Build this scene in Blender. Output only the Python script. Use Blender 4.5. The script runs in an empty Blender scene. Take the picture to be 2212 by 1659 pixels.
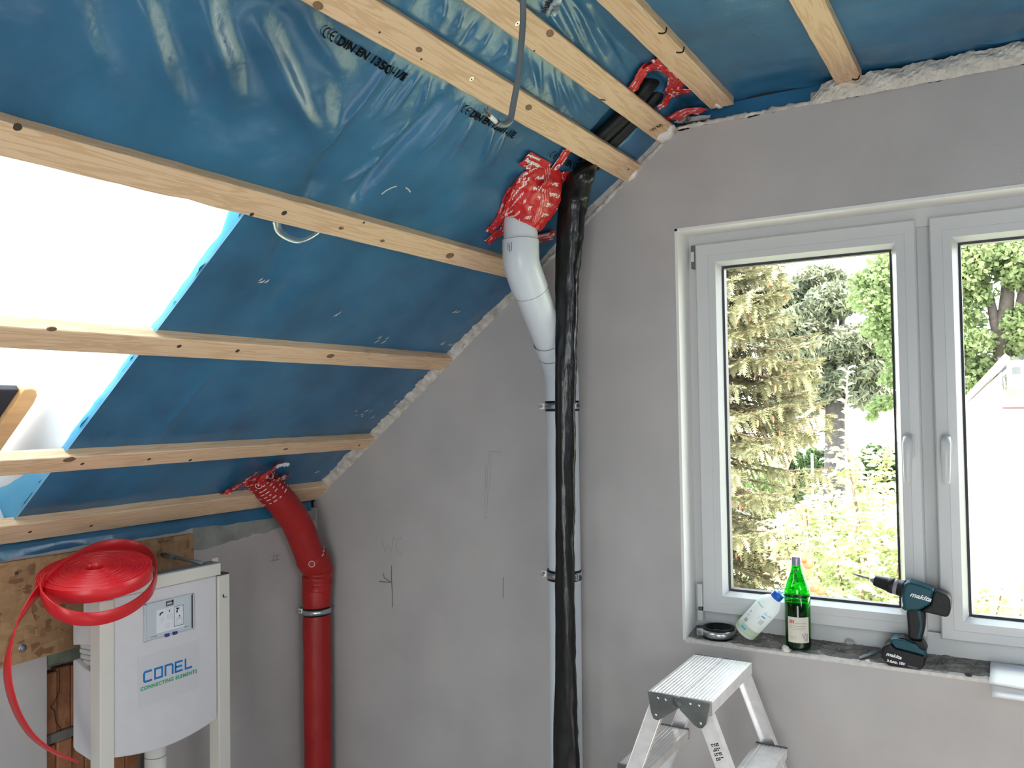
import bpy, bmesh, math, random
import numpy as np
from mathutils import Vector, Matrix
from math import sin, cos, pi, radians, sqrt, atan2

random.seed(7)
RNG = np.random.default_rng(11)
SC = bpy.context.scene
COL = SC.collection

# ------------------------------------------------------------------ camera
YAW, PITCH, ROLL = 0.541867, 0.028290, -0.015469
FPX, CXP, CYP = 1803.9, 1106.0, 829.5
CAM = Vector((0.0, -2.8, 1.75))
_f = Vector((-sin(YAW)*cos(PITCH), cos(YAW)*cos(PITCH), sin(PITCH)))
_r0 = _f.cross(Vector((0, 0, 1))).normalized()
_u0 = _r0.cross(_f)
_r = _r0*cos(ROLL) + _u0*sin(ROLL)
_u = -_r0*sin(ROLL) + _u0*cos(ROLL)
cam = bpy.data.cameras.new('camera')
cam.sensor_fit = 'HORIZONTAL'
cam.sensor_width = 36.0
cam.lens = FPX/2212*36
cam.clip_start = 0.05
cam.clip_end = 500
camo = bpy.data.objects.new('camera', cam)
COL.objects.link(camo)
camo.matrix_world = Matrix(((_r.x, _u.x, -_f.x, CAM.x), (_r.y, _u.y, -_f.y, CAM.y), (_r.z, _u.z, -_f.z, CAM.z), (0, 0, 0, 1)))
SC.camera = camo

# ------------------------------------------------------------------ light, exposure
SC.view_settings.view_transform = 'Standard'
SC.view_settings.look = 'None'
SC.view_settings.gamma = 1.0
SC.view_settings.use_curve_mapping = False
SC.view_settings.exposure = 1.35
SKY = 4.0
SUN = 7.0
world = bpy.data.worlds.new('sky')
SC.world = world
world.use_nodes = True
wn = world.node_tree
bg = wn.nodes['Background']
tc = wn.nodes.new('ShaderNodeTexCoord')
sx = wn.nodes.new('ShaderNodeSeparateXYZ')
rp = wn.nodes.new('ShaderNodeValToRGB')
rp.color_ramp.elements[0].position = 0.0
rp.color_ramp.elements[0].color = (0.95, 0.97, 1.0, 1)
rp.color_ramp.elements[1].position = 0.9
rp.color_ramp.elements[1].color = (0.80, 0.90, 1.0, 1)
wn.links.new(tc.outputs['Generated'], sx.inputs[0])
wn.links.new(sx.outputs['Z'], rp.inputs[0])
wn.links.new(rp.outputs[0], bg.inputs[0])
bg.inputs[1].default_value = SKY
sun = bpy.data.lights.new('sun', 'SUN')
sun.energy = SUN
sun.color = (1.0, 0.93, 0.82)
sun.angle = radians(1.0)
suno = bpy.data.objects.new('sun', sun)
COL.objects.link(suno)
SUNDIR = Vector((0.55, -0.50, 0.67)).normalized()
suno.rotation_euler = SUNDIR.to_track_quat('Z', 'Y').to_euler()
suno.location = (6, -6, 12)

def portal(name, loc, normal, sx_, sy_, up=Vector((0, 0, 1))):
    """sky portal: steers sampling to an opening, gives off no light of its own"""
    L = bpy.data.lights.new(name, 'AREA')
    L.shape = 'RECTANGLE'
    L.size = sx_
    L.size_y = sy_
    L.cycles.is_portal = True
    o = bpy.data.objects.new(name, L)
    COL.objects.link(o)
    z = -Vector(normal).normalized()
    y = (Vector(up) - z*Vector(up).dot(z)).normalized()
    x = y.cross(z)
    o.matrix_world = Matrix(((x.x, y.x, z.x, loc[0]), (x.y, y.y, z.y, loc[1]), (x.z, y.z, z.z, loc[2]), (0, 0, 0, 1)))
    return o

# ------------------------------------------------------------------ room numbers
TH = radians(38.23)
SD = Vector((cos(TH), 0, sin(TH)))            # up the slope
NI = Vector((sin(TH), 0, -cos(TH)))           # slope normal, into the room
K0 = NI.dot(Vector((0, 0, 3.4964)))
ZC = 2.79                                     # membrane of the flat ceiling
XK = -2.73                                    # knee wall
ME = -0.03                                    # membrane lies 30 mm behind the batten faces
SB = (ZC + cos(TH)*(K0 + ME))/sin(TH)         # slope coordinate of the bend

def S(s, y, e=0.0):
    return SD*s + Vector((0, y, 0)) + NI*(K0 + e)

def ray(px, py):
    return _r*((px - CXP)/FPX) - _u*((py - CYP)/FPX) + _f

def on(px, py, n, k):
    d = ray(px, py)
    n = Vector(n)
    return CAM + d*((k - n.dot(CAM))/n.dot(d))

def atx(px, py, x): return on(px, py, (1, 0, 0), x)
def aty(px, py, y=0.0): return on(px, py, (0, 1, 0), y)
def atz(px, py, z): return on(px, py, (0, 0, 1), z)
def ats(px, py, e=ME):
    p = on(px, py, NI, K0 + e)
    return p.dot(SD), p.y

# ------------------------------------------------------------------ materials
MATS = {}
def new_mat(name):
    m = bpy.data.materials.new(name)
    m.use_nodes = True
    nt = m.node_tree
    return m, nt, nt.nodes['Principled BSDF']

def mat(name, col, rough=0.5, metal=0.0, spec=0.5, var=0.0, vscale=8.0, bump=0.0, bscale=60.0, stretch=None, coat=0.0):
    if name in MATS:
        return MATS[name]
    m, nt, b = new_mat(name)
    b.inputs['Base Color'].default_value = (*col, 1)
    b.inputs['Roughness'].default_value = rough
    b.inputs['Metallic'].default_value = metal
    b.inputs['Specular IOR Level'].default_value = spec
    b.inputs['Coat Weight'].default_value = coat
    if var or bump:
        t = nt.nodes.new('ShaderNodeTexCoord')
        mp = nt.nodes.new('ShaderNodeMapping')
        if stretch:
            mp.inputs['Scale'].default_value = stretch
        nt.links.new(t.outputs['Object'], mp.inputs[0])
    if var:
        n = nt.nodes.new('ShaderNodeTexNoise')
        n.inputs['Scale'].default_value = vscale
        n.inputs['Detail'].default_value = 6
        nt.links.new(mp.outputs[0], n.inputs['Vector'])
        r = nt.nodes.new('ShaderNodeValToRGB')
        r.color_ramp.elements[0].position = 0.3
        r.color_ramp.elements[1].position = 0.7
        r.color_ramp.elements[0].color = (*[c*(1 - var) for c in col], 1)
        r.color_ramp.elements[1].color = (*[min(1, c*(1 + var)) for c in col], 1)
        nt.links.new(n.outputs[0], r.inputs[0])
        nt.links.new(r.outputs[0], b.inputs['Base Color'])
    if bump:
        n2 = nt.nodes.new('ShaderNodeTexNoise')
        n2.inputs['Scale'].default_value = bscale
        n2.inputs['Detail'].default_value = 4
        nt.links.new(mp.outputs[0], n2.inputs['Vector'])
        bp = nt.nodes.new('ShaderNodeBump')
        bp.inputs['Strength'].default_value = bump
        bp.inputs['Distance'].default_value = 0.01
        nt.links.new(n2.outputs[0], bp.inputs['Height'])
        nt.links.new(bp.outputs[0], b.inputs['Normal'])
    MATS[name] = m
    return m

def ramp_mat(name, build):
    if name not in MATS:
        m, nt, b = new_mat(name)
        build(nt, b)
        MATS[name] = m
    return MATS[name]

def wood_build(nt, b):
    t = nt.nodes.new('ShaderNodeTexCoord')
    mp = nt.nodes.new('ShaderNodeMapping')
    mp.inputs['Scale'].default_value = (14, 0.9, 14)
    nt.links.new(t.outputs['Object'], mp.inputs[0])
    n = nt.nodes.new('ShaderNodeTexNoise')
    n.inputs['Scale'].default_value = 3.0
    n.inputs['Detail'].default_value = 5
    n.inputs['Distortion'].default_value = 0.6
    nt.links.new(mp.outputs[0], n.inputs['Vector'])
    w = nt.nodes.new('ShaderNodeMath')
    w.operation = 'MULTIPLY'
    w.inputs[1].default_value = 34
    nt.links.new(n.outputs[0], w.inputs[0])
    sn = nt.nodes.new('ShaderNodeMath')
    sn.operation = 'SINE'
    nt.links.new(w.outputs[0], sn.inputs[0])
    r = nt.nodes.new('ShaderNodeValToRGB')
    r.color_ramp.elements[0].position = 0.05
    r.color_ramp.elements[0].color = (0.63, 0.415, 0.25, 1)
    r.color_ramp.elements[1].position = 0.6
    r.color_ramp.elements[1].color = (0.73, 0.52, 0.34, 1)
    mr = nt.nodes.new('ShaderNodeMapRange')
    mr.inputs[1].default_value = -1
    mr.inputs[2].default_value = 1
    nt.links.new(sn.outputs[0], mr.inputs[0])
    nt.links.new(mr.outputs[0], r.inputs[0])
    nt.links.new(r.outputs[0], b.inputs['Base Color'])
    b.inputs['Roughness'].default_value = 0.65
    b.inputs['Specular IOR Level'].default_value = 0.25
WOOD = ramp_mat('batten_wood', wood_build)

def membrane_build(nt, b):
    t = nt.nodes.new('ShaderNodeTexCoord')
    n = nt.nodes.new('ShaderNodeTexNoise')
    n.inputs['Scale'].default_value = 3.5
    n.inputs['Detail'].default_value = 7
    nt.links.new(t.outputs['Object'], n.inputs['Vector'])
    r = nt.nodes.new('ShaderNodeValToRGB')
    r.color_ramp.elements[0].position = 0.3
    r.color_ramp.elements[0].color = (0.021, 0.098, 0.190, 1)
    r.color_ramp.elements[1].position = 0.72
    r.color_ramp.elements[1].color = (0.040, 0.175, 0.325, 1)
    nt.links.new(n.outputs[0], r.inputs[0])
    nt.links.new(r.outputs[0], b.inputs['Base Color'])
    b.inputs['Roughness'].default_value = 0.23
    b.inputs['Specular IOR Level'].default_value = 0.5
    n2 = nt.nodes.new('ShaderNodeTexNoise')
    n2.inputs['Scale'].default_value = 22
    n2.inputs['Detail'].default_value = 5
    nt.links.new(t.outputs['Object'], n2.inputs['Vector'])
    bp = nt.nodes.new('ShaderNodeBump')
    bp.inputs['Strength'].default_value = 0.25
    bp.inputs['Distance'].default_value = 0.008
    nt.links.new(n2.outputs[0], bp.inputs['Height'])
    nt.links.new(bp.outputs[0], b.inputs['Normal'])
MEMB = ramp_mat('blue_membrane', membrane_build)

def clear_build(tcol, gl, rough=0.0, gcol=(1, 1, 1), mixfac=None):
    def f(nt, b):
        out = nt.nodes['Material Output']
        tr = nt.nodes.new('ShaderNodeBsdfTransparent')
        tr.inputs[0].default_value = (*tcol, 1)
        g = nt.nodes.new('ShaderNodeBsdfGlossy')
        g.inputs['Color'].default_value = (*gcol, 1)
        g.inputs['Roughness'].default_value = rough
        mx = nt.nodes.new('ShaderNodeMixShader')
        if mixfac is None:
            lw = nt.nodes.new('ShaderNodeLayerWeight')
            pw = nt.nodes.new('ShaderNodeMath')
            pw.operation = 'POWER'
            pw.inputs[1].default_value = 5
            ma = nt.nodes.new('ShaderNodeMath')
            ma.operation = 'MULTIPLY_ADD'
            ma.inputs[1].default_value = .85
            ma.inputs[2].default_value = ((gl - 1)/(gl + 1))**2
            nt.links.new(lw.outputs['Facing'], pw.inputs[0])
            nt.links.new(pw.outputs[0], ma.inputs[0])
            nt.links.new(ma.outputs[0], mx.inputs[0])
        else:
            mx.inputs[0].default_value = mixfac
        nt.links.new(tr.outputs[0], mx.inputs[1])
        nt.links.new(g.outputs[0], mx.inputs[2])
        nt.links.new(mx.outputs[0], out.inputs[0])
    return f
GLASS = ramp_mat('window_glass', clear_build((0.96, 0.98, 0.97), 1.35))
GREEN = ramp_mat('green_glass', clear_build((0.03, 0.62, 0.06), 1.5, 0.03))
FILM = ramp_mat('clear_film', clear_build((0.80, 0.90, 0.92), 1.5, 0.25, mixfac=0.3))

def leaf_mat(name, c1, c2, trans=0.35, scale=1.5, rough=0.6):
    def f(nt, b):
        out = nt.nodes['Material Output']
        t = nt.nodes.new('ShaderNodeTexCoord')
        n = nt.nodes.new('ShaderNodeTexNoise')
        n.inputs['Scale'].default_value = scale
        n.inputs['Detail'].default_value = 8
        nt.links.new(t.outputs['Object'], n.inputs['Vector'])
        r = nt.nodes.new('ShaderNodeValToRGB')
        r.color_ramp.elements[0].position = 0.35
        r.color_ramp.elements[0].color = (*c1, 1)
        r.color_ramp.elements[1].position = 0.65
        r.color_ramp.elements[1].color = (*c2, 1)
        nt.links.new(n.outputs[0], r.inputs[0])
        d = nt.nodes.new('ShaderNodeBsdfDiffuse')
        tl = nt.nodes.new('ShaderNodeBsdfTranslucent')
        mx = nt.nodes.new('ShaderNodeMixShader')
        mx.inputs[0].default_value = trans
        nt.links.new(r.outputs[0], d.inputs[0])
        nt.links.new(r.outputs[0], tl.inputs[0])
        nt.links.new(d.outputs[0], mx.inputs[1])
        nt.links.new(tl.outputs[0], mx.inputs[2])
        nt.links.new(mx.outputs[0], out.inputs[0])
    return ramp_mat(name, f)

PLASTER = mat('grey_plaster', (0.47, 0.44, 0.425), 0.9, spec=0.15, var=0.07, vscale=3.5, bump=0.12, bscale=180)
ROUGHPL = mat('rough_plaster', (0.55, 0.50, 0.45), 0.95, spec=0.1, var=0.3, vscale=30, bump=0.9, bscale=45)
FOAM = mat('cream_foam', (0.66, 0.61, 0.54), 0.9, spec=0.1, var=0.15, vscale=25, bump=1.0, bscale=55)
WHITEP = mat('white_reveal', (0.80, 0.78, 0.75), 0.7, spec=0.3)
PVC = mat('white_pvc', (0.58, 0.58, 0.575), 0.28, spec=0.5)
PVCG = mat('groove_shadow_pvc', (0.45, 0.45, 0.44), 0.5)
GASKET = mat('dark_gasket', (0.03, 0.03, 0.035), 0.5)
STEEL = mat('zinc_steel', (0.62, 0.63, 0.64), 0.28, 1.0)
DSTEEL = mat('dark_steel', (0.18, 0.18, 0.19), 0.4, 0.9)
RUBBER = mat('black_rubber', (0.009, 0.009, 0.010), 0.5, spec=.3)
BLACK = mat('black_ink', (0.012, 0.012, 0.014), 0.6)
GREYINK = mat('grey_print', (0.30, 0.30, 0.32), 0.6)
PIPEW = mat('white_pipe', (0.66, 0.70, 0.74), 0.3, spec=0.5, var=0.04, vscale=6)
PIPEG = mat('grey_pipe_groove', (0.22, 0.24, 0.26), 0.5)
FLOORM = mat('screed_floor', (0.55, 0.51, 0.475), 0.9, var=0.12, vscale=4)
ALU = mat('brushed_aluminium', (0.93, 0.89, 0.87), 0.30, 0.6, var=0.08, vscale=30)
ALUD = mat('grey_cast_bracket', (0.13, 0.135, 0.13), 0.5, 0.4, var=0.2, vscale=25)

# ------------------------------------------------------------------ object helpers
def link_mesh(name, me, m=None, parent=None, smooth=False):
    if m is not None and not me.materials:
        me.materials.append(m)
    if smooth:
        me.polygons.foreach_set('use_smooth', [True]*len(me.polygons))
    o = bpy.data.objects.new(name, me)
    COL.objects.link(o)
    if parent is not None:
        o.parent = parent
    return o

def root_loc(o):
    while o.parent is not None:
        o = o.parent
    return Vector(o.location)

def obj(name, verts, faces, m, parent=None, smooth=False, uvs=None):
    """one mesh object; verts in world coordinates"""
    off = root_loc(parent) if parent is not None else Vector((0, 0, 0))
    vs = np.array([tuple(v) for v in verts], dtype=float).reshape(-1, 3) - np.array(off)
    me = bpy.data.meshes.new(name)
    me.from_pydata(vs.tolist(), [], [tuple(int(i) for i in f) for f in faces])
    if uvs is not None:
        ul = me.uv_layers.new(name='UVMap')
        li = np.zeros(len(me.loops), dtype=np.int32)
        me.loops.foreach_get('vertex_index', li)
        ul.data.foreach_set('uv', np.array(uvs, dtype=np.float32)[li].ravel())
    me.update()
    return link_mesh(name, me, m, parent, smooth)

def thing(name, label, cat, loc=(0, 0, 0), group=None):
    o = bpy.data.objects.new(name, None)
    o.empty_display_size = 0.05
    COL.objects.link(o)
    o.location = loc
    o['label'] = label
    o['category'] = cat
    if group:
        o['group'] = group
    return o

def tag(o, label, cat, group=None):
    o['label'] = label
    o['category'] = cat
    if group:
        o['group'] = group
    return o

def struct(o, label=None, cat=None):
    o['kind'] = 'structure'
    if label:
        o['label'] = label
    if cat:
        o['category'] = cat
    return o

def lab(o, s):
    o['label'] = s
    return o

def bevel(o, w=0.003, seg=2, ang=35):
    md = o.modifiers.new('bevel', 'BEVEL')
    md.width = w
    md.segments = seg
    md.limit_method = 'ANGLE'
    md.angle_limit = radians(ang)
    return o

BOXF = [(0, 3, 2, 1), (4, 5, 6, 7), (0, 1, 5, 4), (1, 2, 6, 5), (2, 3, 7, 6), (3, 0, 4, 7)]
def boxv(c, hx, hy, hz, X=Vector((1, 0, 0)), Y=Vector((0, 1, 0)), Z=Vector((0, 0, 1))):
    c = Vector(c)
    return [c + X*(a*hx) + Y*(b*hy) + Z*(d*hz) for d in (-1, 1) for a, b in ((-1, -1), (1, -1), (1, 1), (-1, 1))]

def box(name, lo, hi, m, parent=None, bv=0.0):
    lo = Vector(lo)
    hi = Vector(hi)
    c = (lo + hi)/2
    h = (hi - lo)/2
    o = obj(name, boxv(c, abs(h.x), abs(h.y), abs(h.z)), BOXF, m, parent)
    if bv:
        bevel(o, bv)
    return o

def obox(name, c, h, axes, m, parent=None, bv=0.0):
    o = obj(name, boxv(c, h[0], h[1], h[2], *axes), BOXF, m, parent)
    if bv:
        bevel(o, bv)
    return o

class MB:
    def __init__(self):
        self.v = []
        self.f = []
    def add(self, vs, fs):
        b = len(self.v)
        self.v += [Vector(v) for v in vs]
        self.f += [tuple(i + b for i in f) for f in fs]
        return self
    def box(self, lo, hi):
        lo = Vector(lo)
        hi = Vector(hi)
        c = (lo + hi)/2
        h = (hi - lo)/2
        return self.add(boxv(c, abs(h.x), abs(h.y), abs(h.z)), BOXF)
    def obox(self, c, h, axes):
        return self.add(boxv(c, h[0], h[1], h[2], *axes), BOXF)
    def build(self, name, m, parent=None, smooth=False):
        return obj(name, self.v, self.f, m, parent, smooth)

def frame_at(t, ref=None):
    t = Vector(t).normalized()
    a = Vector(ref) if ref is not None else (Vector((0, 0, 1)) if abs(t.z) < 0.9 else Vector((1, 0, 0)))
    n = (a - t*a.dot(t)).normalized()
    return t, n, t.cross(n)

def tube_geo(pts, rad, seg=12, cap=True, flat=1.0, noise=0.0, rng=None, ref=None):
    """swept tube through pts; rad is a number or a list; flat squashes across the second axis"""
    pts = [Vector(p) for p in pts]
    n = len(pts)
    rads = rad if isinstance(rad, (list, tuple)) else [rad]*n
    vs, fs = [], []
    prevn = None
    for i, p in enumerate(pts):
        t = (pts[min(i + 1, n - 1)] - pts[max(i - 1, 0)]).normalized()
        if prevn is None:
            _, nn, bb = frame_at(t, ref)
        else:
            nn = (prevn - t*prevn.dot(t)).normalized()
            bb = t.cross(nn)
        prevn = nn
        for k in range(seg):
            a = 2*pi*k/seg
            r = rads[i]
            if noise:
                r *= 1 + noise*(rng.random() - 0.5)*2
            vs.append(p + nn*(cos(a)*r) + bb*(sin(a)*r*flat))
    for i in range(n - 1):
        for k in range(seg):
            k2 = (k + 1) % seg
            fs.append((i*seg + k, i*seg + k2, (i + 1)*seg + k2, (i + 1)*seg + k))
    if cap:
        fs.append(tuple(range(seg - 1, -1, -1)))
        fs.append(tuple((n - 1)*seg + k for k in range(seg)))
    return vs, fs

def tube(name, pts, rad, m, parent=None, seg=12, smooth=True, **k):
    v, f = tube_geo(pts, rad, seg, **k)
    return obj(name, v, f, m, parent, smooth)

def catmull(pts, n=8):
    P = [Vector(p) for p in pts]
    out = []
    for i in range(len(P) - 1):
        p0, p1, p2, p3 = P[max(i - 1, 0)], P[i], P[i + 1], P[min(i + 2, len(P) - 1)]
        for j in range(n):
            t = j/n
            out.append(0.5*((2*p1) + (p2 - p0)*t + (2*p0 - 5*p1 + 4*p2 - p3)*t*t + (3*p1 - p0 - 3*p2 + p3)*t**3))
    out.append(P[-1])
    return out

def lathe_geo(c, axis, prof, seg=32, ref=None):
    """prof: (distance along axis, radius)"""
    c = Vector(c)
    t, n, b = frame_at(axis, ref)
    vs, fs = [], []
    for h, r in prof:
        for k in range(seg):
            a = 2*pi*k/seg
            vs.append(c + t*h + (n*cos(a) + b*sin(a))*max(r, 1e-5))
    for i in range(len(prof) - 1):
        for k in range(seg):
            k2 = (k + 1) % seg
            fs.append((i*seg + k, i*seg + k2, (i + 1)*seg + k2, (i + 1)*seg + k))
    return vs, fs

def lathe(name, c, axis, prof, m, parent=None, seg=32, smooth=True, ref=None):
    v, f = lathe_geo(c, axis, prof, seg, ref)
    return obj(name, v, f, m, parent, smooth)

def prism_geo(poly, d):
    """closed polygon (3D points, planar) pushed by vector d"""
    n = len(poly)
    d = Vector(d)
    vs = [Vector(p) for p in poly] + [Vector(p) + d for p in poly]
    fs = [tuple(range(n - 1, -1, -1)), tuple(range(n, 2*n))]
    fs += [(i, (i + 1) % n, n + (i + 1) % n, n + i) for i in range(n)]
    return vs, fs

def prism(name, poly, d, m, parent=None, bv=0.0, smooth=False):
    v, f = prism_geo(poly, d)
    me_off = root_loc(parent) if parent is not None else Vector((0, 0, 0))
    o = obj(name, v, f, m, parent, smooth)
    bm = bmesh.new()
    bm.from_mesh(o.data)
    bmesh.ops.recalc_face_normals(bm, faces=bm.faces)
    bm.to_mesh(o.data)
    bm.free()
    if bv:
        bevel(o, bv, 3)
    return o

def stroke_geo(pts, w, org, X, Y, closed=False, lift=0.0):
    """flat line of width w drawn on the plane org + X*x + Y*y, as quads with mitred joints"""
    P = [Vector((p[0], p[1])) for p in pts]
    n = len(P)
    N = X.cross(Y).normalized()
    L, R = [], []
    for i in range(n):
        if closed:
            a, b = P[(i - 1) % n], P[(i + 1) % n]
        else:
            a, b = P[max(i - 1, 0)], P[min(i + 1, n - 1)]
        d0 = (P[i] - a).normalized() if (P[i] - a).length > 1e-9 else (b - P[i]).normalized()
        d1 = (b - P[i]).normalized() if (b - P[i]).length > 1e-9 else d0
        t = (d0 + d1)
        t = t.normalized() if t.length > 1e-6 else d0
        nn = Vector((-t.y, t.x))
        sc = 1/max(0.45, nn.dot(Vector((-d0.y, d0.x))))
        L.append(P[i] + nn*(w/2*sc))
        R.append(P[i] - nn*(w/2*sc))
    to3 = lambda q: org + X*q.x + Y*q.y + N*lift
    vs = [to3(q) for q in L] + [to3(q) for q in R]
    fs = []
    for i in range(n if closed else n - 1):
        j = (i + 1) % n
        fs.append((i, n + i, n + j, j))
    return vs, fs

def text(name, body, size, org, X, Y, m, parent=None, align='LEFT', bold=0.0, shear=0.0, spacing=1.0, width=None):
    cu = bpy.data.curves.new('lettering', 'FONT')
    cu.body = body
    cu.size = size
    cu.align_x = align
    cu.offset = bold
    cu.shear = shear
    cu.space_character = spacing
    cu.resolution_u = 3
    to = bpy.data.objects.new('lettering_source', cu)
    me = bpy.data.meshes.new_from_object(to)
    bpy.data.objects.remove(to)
    bpy.data.curves.remove(cu)
    co = np.zeros(len(me.vertices)*3)
    me.vertices.foreach_get('co', co)
    co = co.reshape(-1, 3)
    X = Vector(X).normalized()
    Y = Vector(Y).normalized()
    N = X.cross(Y)
    k = 1.0
    if width:
        k = width/max(1e-6, co[:, 0].max() - co[:, 0].min())
    off = root_loc(parent) if parent is not None else Vector((0, 0, 0))
    w = np.array(org) - np.array(off) + np.outer(co[:, 0]*k, X) + np.outer(co[:, 1], Y) + np.outer(co[:, 2], N)
    me.vertices.foreach_set('co', w.ravel())
    me.materials.clear()
    me.update()
    return link_mesh(name, me, m, parent)

def noise1(x, seed=0):
    return (sin(x*1.7 + seed*3.1) + sin(x*3.9 + seed*1.3)*0.6 + sin(x*8.3 + seed*5.7)*0.4 + sin(x*17.1 + seed*2.2)*0.25)/2.25

# ================================================================== STRUCTURE
XB = S(SB, 0, ME).x                      # where slope membrane bends to flat
WX0, WX1, WZ0, WZ1 = -1.003, 0.56, 0.938, 2.364   # window opening

def slope_z(x):
    return 0.7878*x + 3.4964

# ---- gable wall with window opening
def gable_top(x):
    z = min(slope_z(x), 2.717, slope_z(-x))
    return z + 0.007*noise1(x*14, 1) + 0.006*noise1(x*47, 2)
wb = MB()
def wall_strip(xa, xb2, zlow, toprow=True, zhigh=None, n=1):
    xs = np.linspace(xa, xb2, n + 1)
    poly = [Vector((x, 0, zlow)) for x in xs]
    tops = [Vector((x, 0, gable_top(x) if zhigh is None else zhigh)) for x in xs]
    v, f = [], []
    for i in range(n + 1):
        v += [poly[i], tops[i], poly[i] + Vector((0, .30, 0)), tops[i] + Vector((0, .30, 0))]
    for i in range(n):
        a, b = i*4, i*4 + 4
        f += [(a, b, b + 1, a + 1), (a + 2, a + 3, b + 3, b + 2), (a + 1, b + 1, b + 3, a + 3), (a, a + 2, b + 2, b)]
    f += [(0, 1, 3, 2), (n*4, n*4 + 2, n*4 + 3, n*4 + 1)]
    wb.add(v, f)
wall_strip(XK - .02, WX0, 0, n=160)
wall_strip(WX0, WX1, WZ1, n=120)
wall_strip(WX0, WX1, 0, zhigh=WZ0 - 0.002, n=1)
wall_strip(WX1, 2.75, 0, n=40)
wall_back = struct(wb.build('wall_back', PLASTER))

# white plastered reveal of the opening
rv = MB()
rv.box((WX0, 0.0005, WZ0), (WX0 + .004, .13, WZ1))
rv.box((WX0, 0.0005, WZ1 - .004), (WX1, .13, WZ1))
rv.box((WX1 - .004, 0.0005, WZ0), (WX1, .13, WZ1))
rv.build('reveal', WHITEP, wall_back)
# thin light bead round the opening edge
bd = MB()
bd.box((WX0 - .006, -.0015, WZ0), (WX0 + .004, .002, WZ1 + .004))
bd.box((WX0 - .006, -.0015, WZ1 - .004), (WX1, .002, WZ1 + .005))
bd.build('corner_bead', WHITEP, wall_back)

# raw plaster and foam along the roof line
def rough_bead(name, pts, r, m, seed, seg=9, squash=0.8):
    rng = random.Random(seed)
    P, R = [], []
    for i, p in enumerate(pts):
        k = 0.55 + 0.9*abs(noise1(i*0.21, seed)) + 0.35*abs(noise1(i*0.9, seed + 3))
        R.append(r*min(k, 1.5))
        P.append(Vector(p) + Vector((rng.uniform(-1, 1)*r*.15, rng.uniform(-1, 1)*r*.15, rng.uniform(-1, 1)*r*.2)))
    return tube(name, P, R, m, wall_back, seg=seg, noise=0.22, rng=rng, flat=squash)
rough_bead('plaster_lip', [S(-1.30 + 0.012*i, -.001, -.006 + .003*noise1(i*.5, 3)) for i in range(182)], .0075, ROUGHPL, 2)
def lip_strip():
    vs, fs = [], []
    n = 440
    for i in range(n + 1):
        s_ = -1.30 + 2.19*i/n
        wd = .010 + .016*abs(noise1(s_*13, 5)) + .008*noise1(s_*61, 2) + .012*max(0, -s_)
        wd = max(.003, wd*min(1, max(.15, (.35 - s_)/.35)))
        k = .004*noise1(s_*80, 1)
        vs += [S(s_, .02, .004), S(s_, -.003, .002 + k*.5), S(s_, -wd*.55, -.012 + k), S(s_, -wd, ME + .007)]
        vs += [S(s_, -wd - .002, ME - .012)]
    for i in range(n):
        for c in range(4):
            fs.append((i*5 + c, i*5 + 5 + c, i*5 + 6 + c, i*5 + 1 + c))
    return obj('plaster_lip', vs, fs, ROUGHPL, wall_back, True)
lip_strip()
rough_bead('plaster_lip', [(-.99 + .01*i, -.002, 2.722) for i in range(46)], .008, ROUGHPL, 9)
# foam strip between plaster edge and flat ceiling
def foam_strip():
    n, k = 150, 7
    rng = random.Random(4)
    vs, fs = [], []
    for i in range(n + 1):
        x = -.545 + i*.0085
        grow = min(1, (x + .55)/.05)
        for j in range(k + 1):
            t = j/k
            z = 2.712 + (.066*grow + .007*noise1(x*30, 4))*t
            y = -.003 - .014*sin(pi*min(1, t*1.05))*grow - .004*noise1(x*31 + t*5, 6) - rng.random()*.005
            vs.append((x + rng.uniform(-.003, .003), y, z))
    for i in range(n):
        for j in range(k):
            a = i*(k + 1) + j
            fs.append((a, a + k + 1, a + k + 2, a + 1))
    b = len(vs)
    # closed back
    for i in range(n + 1):
        vs.append((-.545 + i*.0085, .03, 2.712))
        vs.append((-.545 + i*.0085, .03, 2.765))
    for i in range(n):
        fs.append((i*(k + 1) + k, (i + 1)*(k + 1) + k, b + (i + 1)*2 + 1, b + i*2 + 1))
    return obj('foam_strip', vs, fs, FOAM, wall_back)
foam_strip()

# pencil marks on the plaster
PENCIL = mat('pencil', (0.17, 0.16, 0.16), 0.8)
PENCILF = mat('faint_pencil', (0.31, 0.29, 0.285), 0.8)
def pencil(lines, w, m, name='pencil_mark', plane='y', parent=None):
    g = MB()
    for ln in lines:
        if plane == 'y':
            P = [aty(px, py, 0) for px, py in ln]
            v, f = stroke_geo([(p.x, p.z) for p in P], w, Vector((0, -.0012, 0)), Vector((1, 0, 0)), Vector((0, 0, 1)))
        else:
            P = [atx(px, py, XK) for px, py in ln]
            v, f = stroke_geo([(p.y, p.z) for p in P], w, Vector((XK + .0012, 0, 0)), Vector((0, 1, 0)), Vector((0, 0, 1)))
        g.add(v, f)
    return g.build(name, m, parent)
pencil([[(846, 1222), (846, 1250), (848, 1285), (848, 1312)], [(819, 1256), (845, 1258)], [(829, 1238), (830, 1248), (845, 1257)]], .0045, PENCIL, parent=wall_back)
pencil([[(1088, 1247), (1087, 1270), (1087, 1292)]], .003, PENCIL, parent=wall_back)
pencil([[(825, 1162), (832, 1192), (838, 1178), (845, 1194), (851, 1160)], [(868, 1162), (857, 1166), (855, 1184), (861, 1193), (869, 1192)]], .0025, PENCILF, 'pencil_lettering', parent=wall_back)
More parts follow.
